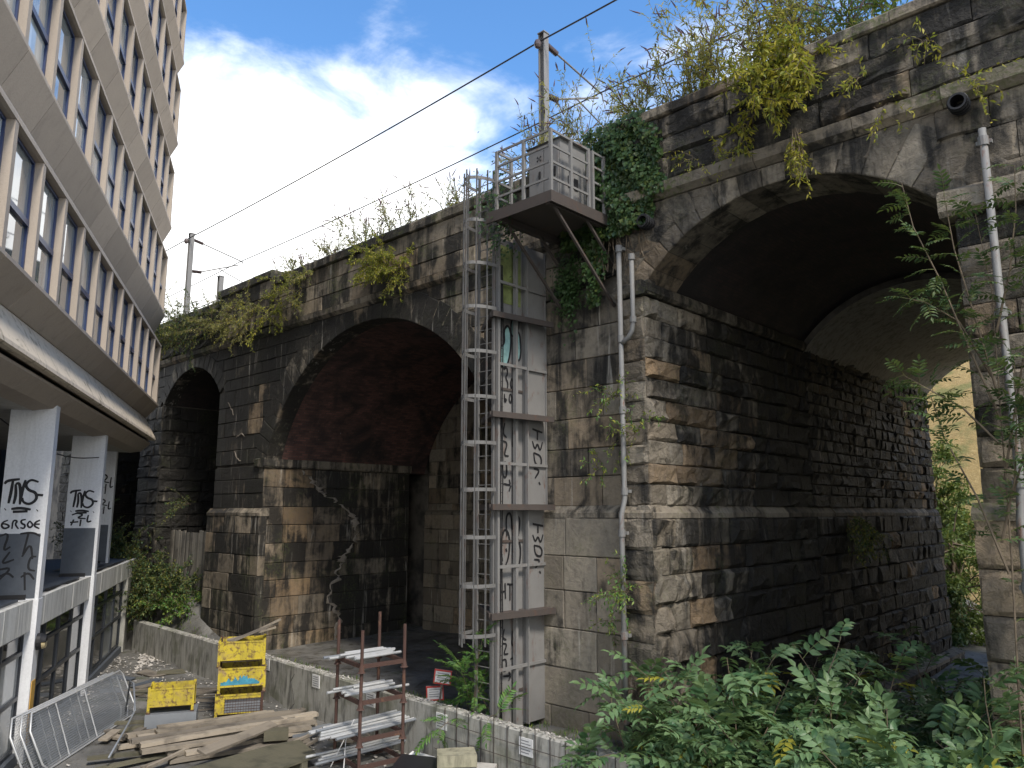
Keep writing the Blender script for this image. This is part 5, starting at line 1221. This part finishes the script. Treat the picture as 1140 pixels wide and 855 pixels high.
# ------------------------------------------------------------------ plants
def rvec(rs): 
    while True:
        v = Vector((rs.uniform(-1,1), rs.uniform(-1,1), rs.uniform(-1,1)))
        if .05 < v.length < 1: return v.normalized()
def leafmesh(name, P, D, N, L, W, tint, mat, parent):
    P, D, N = (np.asarray(a, np.float32) for a in (P, D, N)); L = np.asarray(L, np.float32)[:, None]; W = np.asarray(W, np.float32)[:, None]
    D = D/np.maximum(np.linalg.norm(D, axis=1, keepdims=True), 1e-6); S = np.cross(D, N); S /= np.maximum(np.linalg.norm(S, axis=1, keepdims=True), 1e-6); N = np.cross(S, D)
    n = len(P); base = np.array(ORG[parent], np.float32)
    mid = P+D*L*.45
    V = np.stack([P, mid+S*W*.5+N*W*.14, P+D*L-N*L*.10, mid-S*W*.5+N*W*.14], 1).reshape(-1, 3)-base
    me = bpy.data.meshes.new(name); me.vertices.add(4*n); me.vertices.foreach_set('co', V.ravel())
    idx = np.arange(n)[:, None]*4+np.array([0,1,2,0,2,3])[None, :]
    me.loops.add(6*n); me.loops.foreach_set('vertex_index', idx.ravel().astype(np.int32))
    me.polygons.add(2*n); me.polygons.foreach_set('loop_start', np.arange(0, 6*n, 3, dtype=np.int32))
    at = me.color_attributes.new('tint', 'FLOAT_COLOR', 'CORNER')
    tt = np.ones((n, 4), np.float32); tt[:, :3] = np.asarray(tint, np.float32); at.data.foreach_set('color', np.repeat(tt, 6, axis=0).ravel())
    me.materials.append(mat); me.update(calc_edges=True); me.validate()
    o = bpy.data.objects.new(name, me); link(o, parent); ORG[o] = ORG[parent]
    o['kind'] = 'stuff'; return o
def spray(rs, p, d, L, droop=.4, wob=.15, n=8):
    pts = [Vector(p)]; d = Vector(d).normalized()
    for i in range(n):
        d = (d+Vector((rs.uniform(-wob,wob), rs.uniform(-wob,wob), rs.uniform(-wob,wob)-droop/n))).normalized(); pts.append(pts[-1]+d*L/n)
    return pts
class Leaves:
    def __init__(s): s.P = []; s.D = []; s.N = []; s.L = []; s.W = []; s.T = []
    def add(s, p, d, n, l, w_, t_): s.P.append(tuple(p)); s.D.append(tuple(d)); s.N.append(tuple(n)); s.L.append(l); s.W.append(w_); s.T.append(t_)
    def build(s, name, mat, parent): return leafmesh(name, s.P, s.D, s.N, s.L, s.W, s.T, mat, parent)
def leaf_along(rs, lv, pts, per, size, asp, start, yel, out=.8):
    for a, b in zip(pts[start:], pts[start+1:]):
        k = per*(b-a).length; k = int(k)+(1 if rs.random() < k-int(k) else 0)
        for _ in range(k):
            p = a.lerp(b, rs.random()); ax = (b-a).normalized(); d = (ax*.6+rvec(rs)*out+Vector((0,0,-.15))).normalized()
            n = (Vector((0,0,1))+rvec(rs)*.6).normalized(); l = size*rs.uniform(.6,1.25)
            lv.add(p, d, n, l, l*asp, (rs.random(), cl(yel+rs.uniform(-.45,.45)), 0))
def shrub(name, label, roots, nst, L, up, spread, droop, per, size, asp, mat, seed, yel=0., flowers=False, twigs=3, group=None, cat='shrub', start=1, r0=.012):
    rs = random.Random(seed); t_ = thing(name, label, cat, tuple(roots[0]), group); lv = Leaves(); st = MB(); fl = MB()
    for _ in range(nst):
        rt = Vector(rs.choice(roots))+Vector((rs.uniform(-.12,.12), rs.uniform(-.06,.06), 0))
        d = (Vector(up)+rvec(rs)*spread).normalized(); ln = L*rs.uniform(.55,1.1); pts = spray(rs, rt, d, ln, droop)
        st.path(pts, [r0*(1-.75*i/(len(pts)-1)) for i in range(len(pts))], 4, caps=False)
        leaf_along(rs, lv, pts, per, size, asp, start, yel)
        ends = [pts]
        for _ in range(twigs):
            i = rs.randrange(2, len(pts)-1); tw = spray(rs, pts[i], ((pts[i+1]-pts[i]).normalized()+rvec(rs)*.7), ln*rs.uniform(.25,.5), droop*.6, .15, 5)
            st.path(tw, [r0*.45*(1-.7*q/5) for q in range(6)], 3, caps=False); leaf_along(rs, lv, tw, per*1.15, size*.9, asp, 0, yel); ends.append(tw)
        if flowers:
            for e in ends:
                if rs.random() < .75:
                    a = e[-1]; dd = (e[-1]-e[-2]).normalized(); k = spray(rs, a, dd, rs.uniform(.12,.26), .35, .12, 4)
                    fl.path(k, [.012,.017,.014,.009,.003], 4)
    obj('stems', st, M['stem'], t_); lv.build('foliage', M[mat], t_)
    if fl.f: tag(obj('flower_spikes', fl, M['flower'], t_), None, kind='stuff')
    return t_
bl = [('buddleia_bush','grey-green buddleia on the parapet just left of the caged ladder',(-14.5,13.35,12.95),16,1.05,1),
      ('buddleia_bush','loose buddleia with dead flower spikes on the parapet above the middle arch, right one',(-17.0,13.35,12.95),16,1.15,2),
      ('buddleia_bush','loose buddleia with dead flower spikes on the parapet above the middle arch, middle one',(-18.8,13.4,12.95),18,1.25,3),
      ('buddleia_bush','loose buddleia with dead flower spikes on the parapet above the middle arch, left one',(-20.8,13.4,12.95),16,1.15,4),
      ('buddleia_bush','thin buddleia behind the raised block of the left parapet',(-23.2,13.5,13.0),10,.9,5),
      ('buddleia_bush','tall yellowing buddleia rising behind the platform cabinet, left one',(-11.9,13.6,12.9),20,1.9,6),
      ('buddleia_bush','tall yellowing buddleia rising behind the platform cabinet, right one',(-10.6,13.7,12.9),26,2.3,7)]
for nm, lab, p, n, L, sd in bl:
    shrub(nm, lab, [p, (p[0]+.5,p[1],p[2]), (p[0]-.5,p[1],p[2])], n, L, (0,-.1,1), .55, .3, 26 if sd < 6 else 18, .12, .24, 'leafbud', 100+sd, .12 if sd < 6 else .35, True, 3, 'buddleias on the parapet')
for i, (x, n, L, y_) in enumerate([(-8.6,16,1.2,.35),(-7.7,17,1.55,.45),(-6.7,20,2.2,.45),(-5.7,21,2.3,.4),(-4.7,20,2.1,.25),(-3.8,20,1.7,.08)]):
    shrub('buddleia_bush', ['low yellowing buddleia on the right parapet beside the ivy','sparse buddleia with dark flower spikes, second from the ivy on the right parapet','tall buddleia with dark spikes on the right parapet, third from the ivy','tall buddleia with dark spikes on the right parapet, fourth from the ivy','leafy buddleia on the right parapet above the yellow shrub','green buddleia at the top edge on the right parapet'][i],
          [(x,13.2,13.15),(x+.4,13.3,13.15),(x-.4,13.3,13.15)], n, L, (0,-.12,1), .5, .25, 17, .155, .24, 'leafbud' if y_ > .1 else 'leaffern', 130+i, y_, True, 4, 'buddleias on the parapet')
# overgrown left parapet
for i, (x, z, n, L, m, y_) in enumerate([(-33.2,12.0,26,1.5,'leafbud',.1),(-31.6,12.2,34,1.7,'leafbud',.15),(-30.0,12.0,34,1.5,'leafdark',.05),(-28.4,12.1,34,1.5,'leafdark',.05),(-26.6,12.0,34,1.4,'leafbud',.15),(-24.8,11.7,30,1.3,'leafbud',.25),(-22.9,11.9,28,1.2,'leafyel',.1),(-21.6,12.1,18,1.1,'leafbud',.2)]):
    shrub('wall_shrub', ['tangled shrub on the far left parapet close to the office building','bushy shrub on the left parapet below the short post','dark tangled shrub on the left parapet over the narrow arch','dark tangled shrub on the left parapet right of the narrow arch','tangled shrub under the raised block of the left parapet','shrub hanging over the string course below the raised parapet block','yellow-green shrub hanging on the parapet left of the middle arch','small shrub hanging near the crown of the middle arch, left side'][i],
          [(x,12.85,z),(x+.5,12.9,z+.4),(x-.5,12.85,z-.3)], int(n*.75), L, (0,-.7,.45), 1., .75, 32, .105, .36, m, 160+i, y_, False, 4, 'shrubs on the left parapet')
shrub('wall_shrub', 'yellow-green shrub growing out of the parapet face above the middle arch', [(-16.9,12.9,11.9),(-16.4,12.9,11.7),(-17.3,12.9,12.1)], 44, 1.05, (0,-.6,.35), 1., 1., 40, .10, .36, 'leafyel', 180, .15, twigs=4)
shrub('wall_shrub', 'big yellow-green shrub hanging over the right parapet above the arch', [(-5.2,12.6,12.7),(-4.7,12.6,12.9),(-5.6,12.6,12.4)], 44, 1.2, (0,-.6,.1), 1.1, .9, 28, .15, .32, 'leafyel', 181, .34, twigs=4, r0=.015)
shrub('wall_shrub', 'thin trailing end of yellow leaves below the big hanging shrub', [(-4.95,12.5,11.6)], 8, 1.1, (0,-.15,-1), .25, .6, 26, .11, .3, 'leafyel', 182, .35)
for i, (x, z, n, lab) in enumerate([(-3.9,12.2,10,'straggly weed on the right parapet beside the big hanging shrub'),(-2.9,12.4,8,'straggly weed high on the right parapet'),(-2.3,11.4,12,'weed around the black pipe stub on the right'),(-6.3,11.7,7,'small weed on the string course left of the big hanging shrub'),(-7.1,11.8,6,'small weed on the string course close to the ivy'),(-3.6,11.55,6,'small bright weed on the string course right of the hanging shrub')]):
    shrub('weed', lab, [(x,12.62,z)], n, .75, (0,-.8,-.2), .9, .9, 16, .10, .35, 'leafyel', 190+i, .2, twigs=1, group='weeds on the right parapet', r0=.006, cat='weed')
for i, (x, y, z, n, L, lab) in enumerate([(-8.95,12.6,7.3,12,.7,'weed growing beside the big downpipe at mid height'),(-8.6,12.6,6.5,12,.8,'weed growing from the quoins right of the big downpipe'),(-9.6,12.85,5.9,6,.6,'small weed on the pilaster above the plinth ledge'),(-8.8,12.45,3.5,20,.8,'bright weed round the big downpipe below the ledge'),(-9.3,12.7,2.9,6,.5,'small weed on the plinth left of the big downpipe'),(-29.4,13.2,5.3,10,1.4,'thin sapling hanging in the narrow left arch'),(-5.7,22.6,3.2,1,.2,'tiny weed on the far plinth')]):
    if i == 6: continue
    shrub('weed', lab, [(x,y,z)], n, L, (0,-.7,.3), .9, .7, 20, .09, .4, 'leaffern' if i < 5 else 'leafdark', 210+i, .25 if i < 3 else .05, twigs=2, group='weeds on the piers', r0=.006, cat='weed')
shrub('weed', 'dark weed hanging on the wet far stones inside the right arch', [(-8.1,22.5,4.9),(-8.1,23.0,4.6)], 26, 1.1, (.5,0,-.6), .6, 1., 24, .09, .5, 'leafdark', 220, .1, cat='weed', r0=.006)
# ivy on the parapet corner
iv = thing('ivy', 'thick dark ivy covering the parapet corner beside the platform and trailing down', 'ivy', (-8.9,12.6,11.5)); rs = random.Random(9); lv = Leaves()
def ivy_in(x, z):
    if z > 13.25: return False
    e = .25*math.sin(z*5.1)+.15*math.sin(z*11)
    if z > 11.3: return -9.75+.25*e < x < -7.75+.35*e-.45*max(0, z-12.3)
    if z > 10.7: return -10.35+.2*e < x < -8.0+.3*e
    return -9.75+.1*e+.03*(10.7-z) < x < -9.25+.35*e*(z-9.2)/1.5-.1*(10.7-z) and z > 9.35
k = 0
while k < 5200:
    x, z = rs.uniform(-10.5,-7.5), rs.uniform(9.3,13.3)
    if not ivy_in(x, z): continue
    k += 1; yb = YR if x > -9.05 else (YR+.02 if z > 11 else 12.85)
    dp = rs.random()**1.5*.16*(1+.8*math.sin(x*7+z*5))+.03
    if z > 12.95 and rs.random() < .5: p = (x, yb+rs.uniform(-.2,.4), 13.2+rs.uniform(0,.12))
    else: p = (x, yb-dp-.08, z)
    n = Vector((rs.uniform(-.6,.6), -1, rs.uniform(-.2,.8))); d = Vector((rs.uniform(-.8,.8), -.35, -1+rs.uniform(-.3,.5)))
    l = rs.uniform(.06,.13); lv.add(p, d, n, l, l*.95, (rs.random()**1.3, cl(rs.uniform(-.3,.12)), 0))
lv.build('foliage', M['leafivy'], iv); mb = MB()
for i in range(40):
    x = rs.uniform(-9.6,-8.2); pts = [Vector((x, YR-.05, 9.8+rs.random()))]
    for j in range(8): pts.append(pts[-1]+Vector((rs.uniform(-.12,.12), rs.uniform(-.03,.03), .35)))
    pts = [q for q in pts if q.z < 13.1]; 
    if len(pts) > 2: mb.path(pts, .012, 4, caps=False)
tag(obj('stems', mb, M['stem'], iv), None, kind='stuff')
iv2 = thing('ivy', 'small ivy clump climbing the ladder side of the platform railing', 'ivy', (-10.9,11.4,11.2)); lv = Leaves()
for _ in range(700):
    x, y, z = rs.gauss(-10.85,.16), rs.gauss(11.2,.25), rs.gauss(11.3,.42); l = rs.uniform(.05,.1)
    lv.add((x,y,z), (rs.uniform(-1,1),-.4,-.8), (rs.uniform(-.6,.6),-1,.4), l, l*.9, (rs.random(), 0, 0))
lv.build('foliage', M['leafivy'], iv2)
iv3 = thing('ivy', 'dark ivy hanging in the shade below the platform', 'ivy', (-10.3,12.9,9.9)); lv = Leaves()
for _ in range(900):
    x, z = rs.gauss(-10.35,.2), rs.gauss(9.95,.4); l = rs.uniform(.05,.1); lv.add((x,12.9-rs.random()*.2,z), (rs.uniform(-1,1),-.4,-.8), (rs.uniform(-.6,.6),-1,.4), l, l*.9, (rs.random()*.7, 0, 0))
lv.build('foliage', M['leafivy'], iv3)

# ------------------------------------------------------------------ shrubs with pinnate leaves (each leaf an object)
def pinnate(name, L, pairs, ll, lw_, mat, seed, yel=0.):
    rs = random.Random(seed); mb = MB(); n = 6; rach = []
    for i in range(n+1):
        f = i/n; rach.append(Vector((L*f, 0, .10*L*math.sin(f*2.2)-.22*L*f*f)))
    mb.path(rach, [.004*(1-.6*i/n) for i in range(n+1)], 3, (.3, .2, 0), False)
    def at(f): k = min(n-1, int(f*n)); return rach[k].lerp(rach[k+1], f*n-k)
    def lf(p, d, sc):
        d = Vector(d).normalized(); up = Vector((rs.uniform(-.2,.2), rs.uniform(-.2,.2), 1)); s_ = d.cross(up).normalized(); u = s_.cross(d)
        l, w_ = ll*sc*rs.uniform(.85,1.1), lw_*sc; t_ = (rs.random(), cl(yel+rs.uniform(-.15,.1)), 0)
        A = p; T_ = p+d*l-u*l*.16; q1 = p+d*l*.33+s_*w_*.5+u*w_*.12; q2 = p+d*l*.68+s_*w_*.36+u*w_*.05; r1 = p+d*l*.33-s_*w_*.5+u*w_*.12; r2 = p+d*l*.68-s_*w_*.36+u*w_*.05; m1 = p+d*l*.33; m2 = p+d*l*.68-u*l*.05
        mb.add([A, q1, q2, T_, r2, r1, m1, m2], [(0,1,6),(1,2,7,6),(2,3,7),(0,6,5),(6,7,4,5),(7,3,4)], t_)
    for i in range(pairs):
        f = .28+.62*i/max(1, pairs-1)*.98; p = at(f); sc = .8+.35*math.sin(math.pi*(i+1)/(pairs+1))
        for s_ in (1, -1): lf(p, (.55+rs.uniform(-.1,.1), s_, -.12+rs.uniform(-.15,.1)), sc)
    lf(rach[-1], (1, 0, -.25), 1.05)
    return mesh_of(name, mb, M[mat])
PIN = {'ash': [pinnate('ash_leaf', .46, 4, .175, .085, 'leaf', i) for i in range(4)], 'pale': [pinnate('pale_leaf', .36, 4, .13, .055, 'leafyel', 10+i, .35) for i in range(2)],
       'ail': [pinnate('long_leaf', .62, 8, .15, .048, 'leaffern', 20+i) for i in range(3)], 'rowan': [pinnate('thin_leaf', .30, 5, .095, .032, 'leafdark', 30+i, .03) for i in range(3)]}
def pin_shrub(name, label, roots, nst, L, up, spread, droop, per_stem, kinds, seed, scale=1., group=None, r0=.02, cat='shrub', start=.3, path=None):
    rs = random.Random(seed); t_ = thing(name, label, cat, tuple(roots[0]), group); st = MB(); org = Vector(roots[0])
    stems = []
    for k in range(nst):
        rt = Vector(rs.choice(roots)); d = (Vector(up)+rvec(rs)*spread).normalized(); stems.append(spray(rs, rt, d, L*rs.uniform(.65,1.1), droop, .14, 9))
    if path: stems += [[Vector(p) for p in q] for q in path]
    for pts in stems:
        st.path(pts, [r0*(1-.75*i/(len(pts)-1)) for i in range(len(pts))], 5, caps=False)
        for q in range(per_stem):
            f = start+(1-start)*(q+rs.random())/per_stem; x = min(f, .999)*(len(pts)-1); i = int(x); p = pts[i].lerp(pts[i+1], x-i); ax = (pts[i+1]-pts[i]).normalized()
            d = (ax*.55+rvec(rs)*.95); d.z = d.z*.5+.1; d.normalize()
            if rs.random() < .10: d.z -= .5
            up_ = (Vector((0,0,1))+rvec(rs)*.45); s_ = up_.cross(d).normalized(); u = d.cross(s_)
            m = Matrix((( d.x, s_.x, u.x), (d.y, s_.y, u.y), (d.z, s_.z, u.z)))
            o = bpy.data.objects.new('leaf', rs.choice(PIN[rs.choice(kinds)])); link(o, t_); sc = scale*rs.uniform(.7,1.15)
            o.matrix_local = Matrix.Translation(p-org) @ m.to_4x4() @ Matrix.Scale(sc, 4); ORG[o] = (0,0,0)
    obj('stems', st, M['stem'], t_); return t_
fg = [((-7.6,11.6,.6),7,1.9,'low spreading shrub with large leaves at the corner of the big pier'),((-7.0,11.9,.6),10,2.5,'leafy green shrub in front of the right reveal, near the pier corner'),((-5.9,11.7,.5),11,2.9,'tallest green shrub in the middle of the right arch foreground'),((-5.0,12.3,.4),11,2.7,'leafy shrub right of the tallest one in the arch foreground'),((-4.1,11.6,.4),10,2.4,'leafy shrub below the far base ledge of the right arch'),((-3.3,12.1,.4),10,2.6,'leafy shrub beside the foot of the right pier'),((-2.5,11.3,.4),10,2.3,'leafy shrub in the bottom right corner of the picture'),((-6.2,10.9,.3),9,1.9,'low leafy shrub nearest the camera beyond the wall end'),((-4.6,10.6,.3),10,1.8,'low leafy shrub nearest the camera in the right foreground'),((-3.1,11.0,.3),9,2.2,'leafy shrub nearest the foot of the right pier, close to the camera'),((-1.9,11.8,.4),9,2.5,'leafy shrub at the right edge of the picture below the downpipe'),((-6.4,14.2,.2),10,2.6,'leafy shrub inside the right arch close to the reveal'),((-4.6,15.2,.0),11,2.9,'leafy shrub inside the right arch in the middle of the passage'),((-5.8,18.0,-.2),11,2.6,'leafy shrub deep inside the right arch below the ledge'),((-3.6,16.8,-.1),10,2.9,'leafy shrub inside the right arch near the right pier')]
for i, (p, n, L, lab) in enumerate(fg):
    pin_shrub('leafy_shrub', lab, [p,(p[0]+.35,p[1]+.1,p[2]),(p[0]-.35,p[1]-.1,p[2])], n, L, (0,-.12,1), .62, .75, 13, ['ash']*7+['pale' if i % 2 else 'ash'], 300+i, 1.15, 'shrubs in front of the right arch')
# darker undergrowth filling between them
ug = thing('undergrowth', 'dark low undergrowth filling the ground before the right arch', 'undergrowth', (-5,11.8,.3)); rs = random.Random(44); lv = Leaves()
for _ in range(12000):
    x = rs.uniform(-8.3,-1.6); y = rs.uniform(10.2,20); z = .35+(1.5 if y < 13 else 1.0)*rs.random()**.8*(.6+.4*math.sin(x*2.3+y)); l = rs.uniform(.09,.17)
    lv.add((x,y,z), rvec(rs)+Vector((0,0,.1)), Vector((0,0,1))+rvec(rs)*.7, l, l*.42, (rs.random(), cl(rs.uniform(-.3,.08)), 0))
lv.build('foliage', M['leaf'], ug); ug['kind'] = 'stuff'
# sapling at the right pier
pin_shrub('sapling', 'tall thin sapling in front of the right pier reaching across the arch', [(-2.45,12.0,.5)], 0, 1, (0,0,1), .1, 0, 26, ['rowan'], 330, 1.2, None, .018, 'tree', .12,
    [[(-2.45,12.0,.5),(-2.4,12.0,2.5),(-2.3,11.95,4.5),(-2.25,11.9,6.2),(-2.2,11.9,8.0),(-2.3,11.85,9.2)], [(-2.25,11.9,6.2),(-2.5,11.7,7.2),(-2.75,11.6,8.2),(-3.0,11.5,9.0),(-3.1,11.5,9.7)], [(-2.3,11.9,6.8),(-2.6,11.75,7.6),(-2.95,11.6,7.9),(-3.2,11.5,8.0)], [(-2.3,11.95,5.4),(-2.0,11.8,6.6),(-1.7,11.7,7.8),(-1.6,11.7,8.9)], [(-2.35,11.95,4.2),(-2.6,11.8,5.2),(-2.9,11.7,6.0),(-3.0,11.6,6.6)], [(-2.3,11.95,5.0),(-2.0,11.85,5.8),(-1.8,11.7,6.6),(-1.7,11.6,7.2)], [(-2.25,11.9,6.5),(-2.4,11.75,7.6),(-2.55,11.65,8.6),(-2.6,11.6,9.4)], [(-2.2,11.9,7.4),(-1.95,11.8,8.2),(-1.8,11.75,9.0),(-1.75,11.7,9.6)], [(-2.3,11.9,5.9),(-2.65,11.7,6.4),(-3.05,11.6,6.7),(-3.3,11.5,6.9)], [(-2.4,11.95,4.6),(-2.15,11.8,5.4),(-2.05,11.7,6.1),(-2.0,11.7,6.9)]])
# fern-leaved shrub behind the wall at the foot of the riser
pin_shrub('leafy_shrub', 'bright green shrub with long feathery leaves at the foot of the cable riser', [(-11.7,11.7,.62),(-11.3,11.75,.62),(-12.2,11.8,.62)], 9, 1.5, (0,-.25,1), .65, .9, 7, ['ail'], 340, .95, None, .014)
pin_shrub('leafy_shrub', 'upright young shoot of the shrub climbing the caged ladder', [(-11.75,11.3,.62)], 3, 2.1, (.02,-.05,1), .06, .1, 16, ['ail'], 341, .55, None, .014)
# tangle left of the yard, behind the wall
for i, (x, y, z, n, L, m, lab) in enumerate([(-32.6,12.4,2.6,46,1.9,'leafdark','dark bush behind the far end of the deck'),(-31.0,12.5,2.0,46,1.7,'leafdark','dark bush between the deck end and the board fence'),(-29.4,12.7,1.7,46,1.5,'leafdark','dark ivy-like bush in front of the board fence'),(-30.3,12.2,1.3,30,1.3,'leafdark','bright green bush above the far end of the concrete wall'),(-28.2,12.5,1.3,26,1.0,'leaffern','small green bush at the foot of the left pier'),(-34.5,12.0,3.0,46,2.0,'leafdark','dark bush in the shade behind the white columns')]):
    shrub('bush', lab, [(x,y,z),(x+.5,y,z+.2),(x-.5,y,z+.3)], n, L, (0,-.3,.8), 1., .7, 34, .11, .5, m, 400+i, .0, twigs=4, group='bushes behind the far wall end')
# trees beyond the arch
def tree(name, label, p, h, rx, rz, n, mat, seed, yel=0., group='trees beyond the right arch'):
    rs = random.Random(seed); t_ = thing(name, label, 'tree', p, group); lv = Leaves(); st = MB(); c = Vector((p[0],p[1],p[2]+h-rz))
    st.path([Vector(p), Vector(p)+Vector((.1,0,h*.35)), c], [.16,.12,.05], 7)
    for k in range(46):
        v = rvec(rs); q = c+Vector((v.x*rx, v.y*rx, v.z*rz))*rs.uniform(.35,1.); b0 = Vector(p)+Vector((0,0,h*rs.uniform(.3,.7))); st.path([b0, b0.lerp(q, .5)+Vector((0,0,.2)), q], [.04,.025,.008], 4, caps=False)
        cr_ = rs.uniform(.35,.7)*rx*.5
        for _ in range(n//46):
            w_ = rvec(rs)*cr_*rs.random()**.5; l = rs.uniform(.12,.24); lv.add(q+Vector((w_.x,w_.y,w_.z*.7)), rvec(rs)+Vector((0,0,-.3)), Vector((0,0,1))+rvec(rs)*.8, l, l*.5, (rs.random(), cl(yel+rs.uniform(-.3,.2)), 0))
    obj('trunk', st, M['stem'], t_); lv.build('crown', M[mat], t_)
tree('tree', 'light green young tree framed by the right arch, in front of the hillside', (-10.6,39,-1.2), 10.4, 2.2, 4.6, 9000, 'leaftree', 500, .1)
tree('tree', 'bushy green tree framed by the right arch, low and nearer', (-8.9,35.5,-1.2), 7.2, 1.9, 3.6, 8000, 'leaftree', 501)
tree('tree', 'green tree behind the right pier beyond the arch', (-7.6,40,-1.2), 9.0, 2.2, 4.0, 6000, 'leaftree', 502, .05)
tree('tree', 'dark bushy tree low in the opening of the right arch', (-9.6,34.0,-1.2), 4.2, 1.6, 2.3, 6000, 'leafdark', 503)
for i, (x, y) in enumerate([(-14.5,47),(-12.0,50),(-16.5,52)]): shrub('gorse_bush', ['left','middle','right'][i]+' green bush on the dry hillside seen through the arch', [(x,y,hill_z(x,y))], 40, 2.2, (0,-.1,1), 1., .6, 26, .2, .5, 'leaftree', 520+i, .1, group='bushes on the hillside', r0=.02)
# grass and moss fringe behind the wall
mb = Leaves(); rs = random.Random(66); gr = thing('grass_fringe', 'short grass and moss on the strip between the wall and the viaduct', 'grass', (-15,12.2,.6)); gr['kind'] = 'stuff'
for _ in range(5000):
    x = rs.uniform(-28,-6.3); y = rs.uniform(wall_y(x)+.2, 12.85) if x > -23.6 or x < -27.3 else rs.uniform(wall_y(x)+.2, 12.6); l = rs.uniform(.05,.16)
    if math.sin(x*3.1)+math.sin(x*1.3+2) < -.2 and rs.random() < .8: continue
    mb.add((x,y,ground_z(x,y)-.01), (rs.uniform(-.5,.5), rs.uniform(-.5,.5), 1), rvec(rs), l, l*.14, (rs.random(), cl(rs.uniform(-.2,.4)), 0))
mb.build('blades', M['leaffern'], gr)
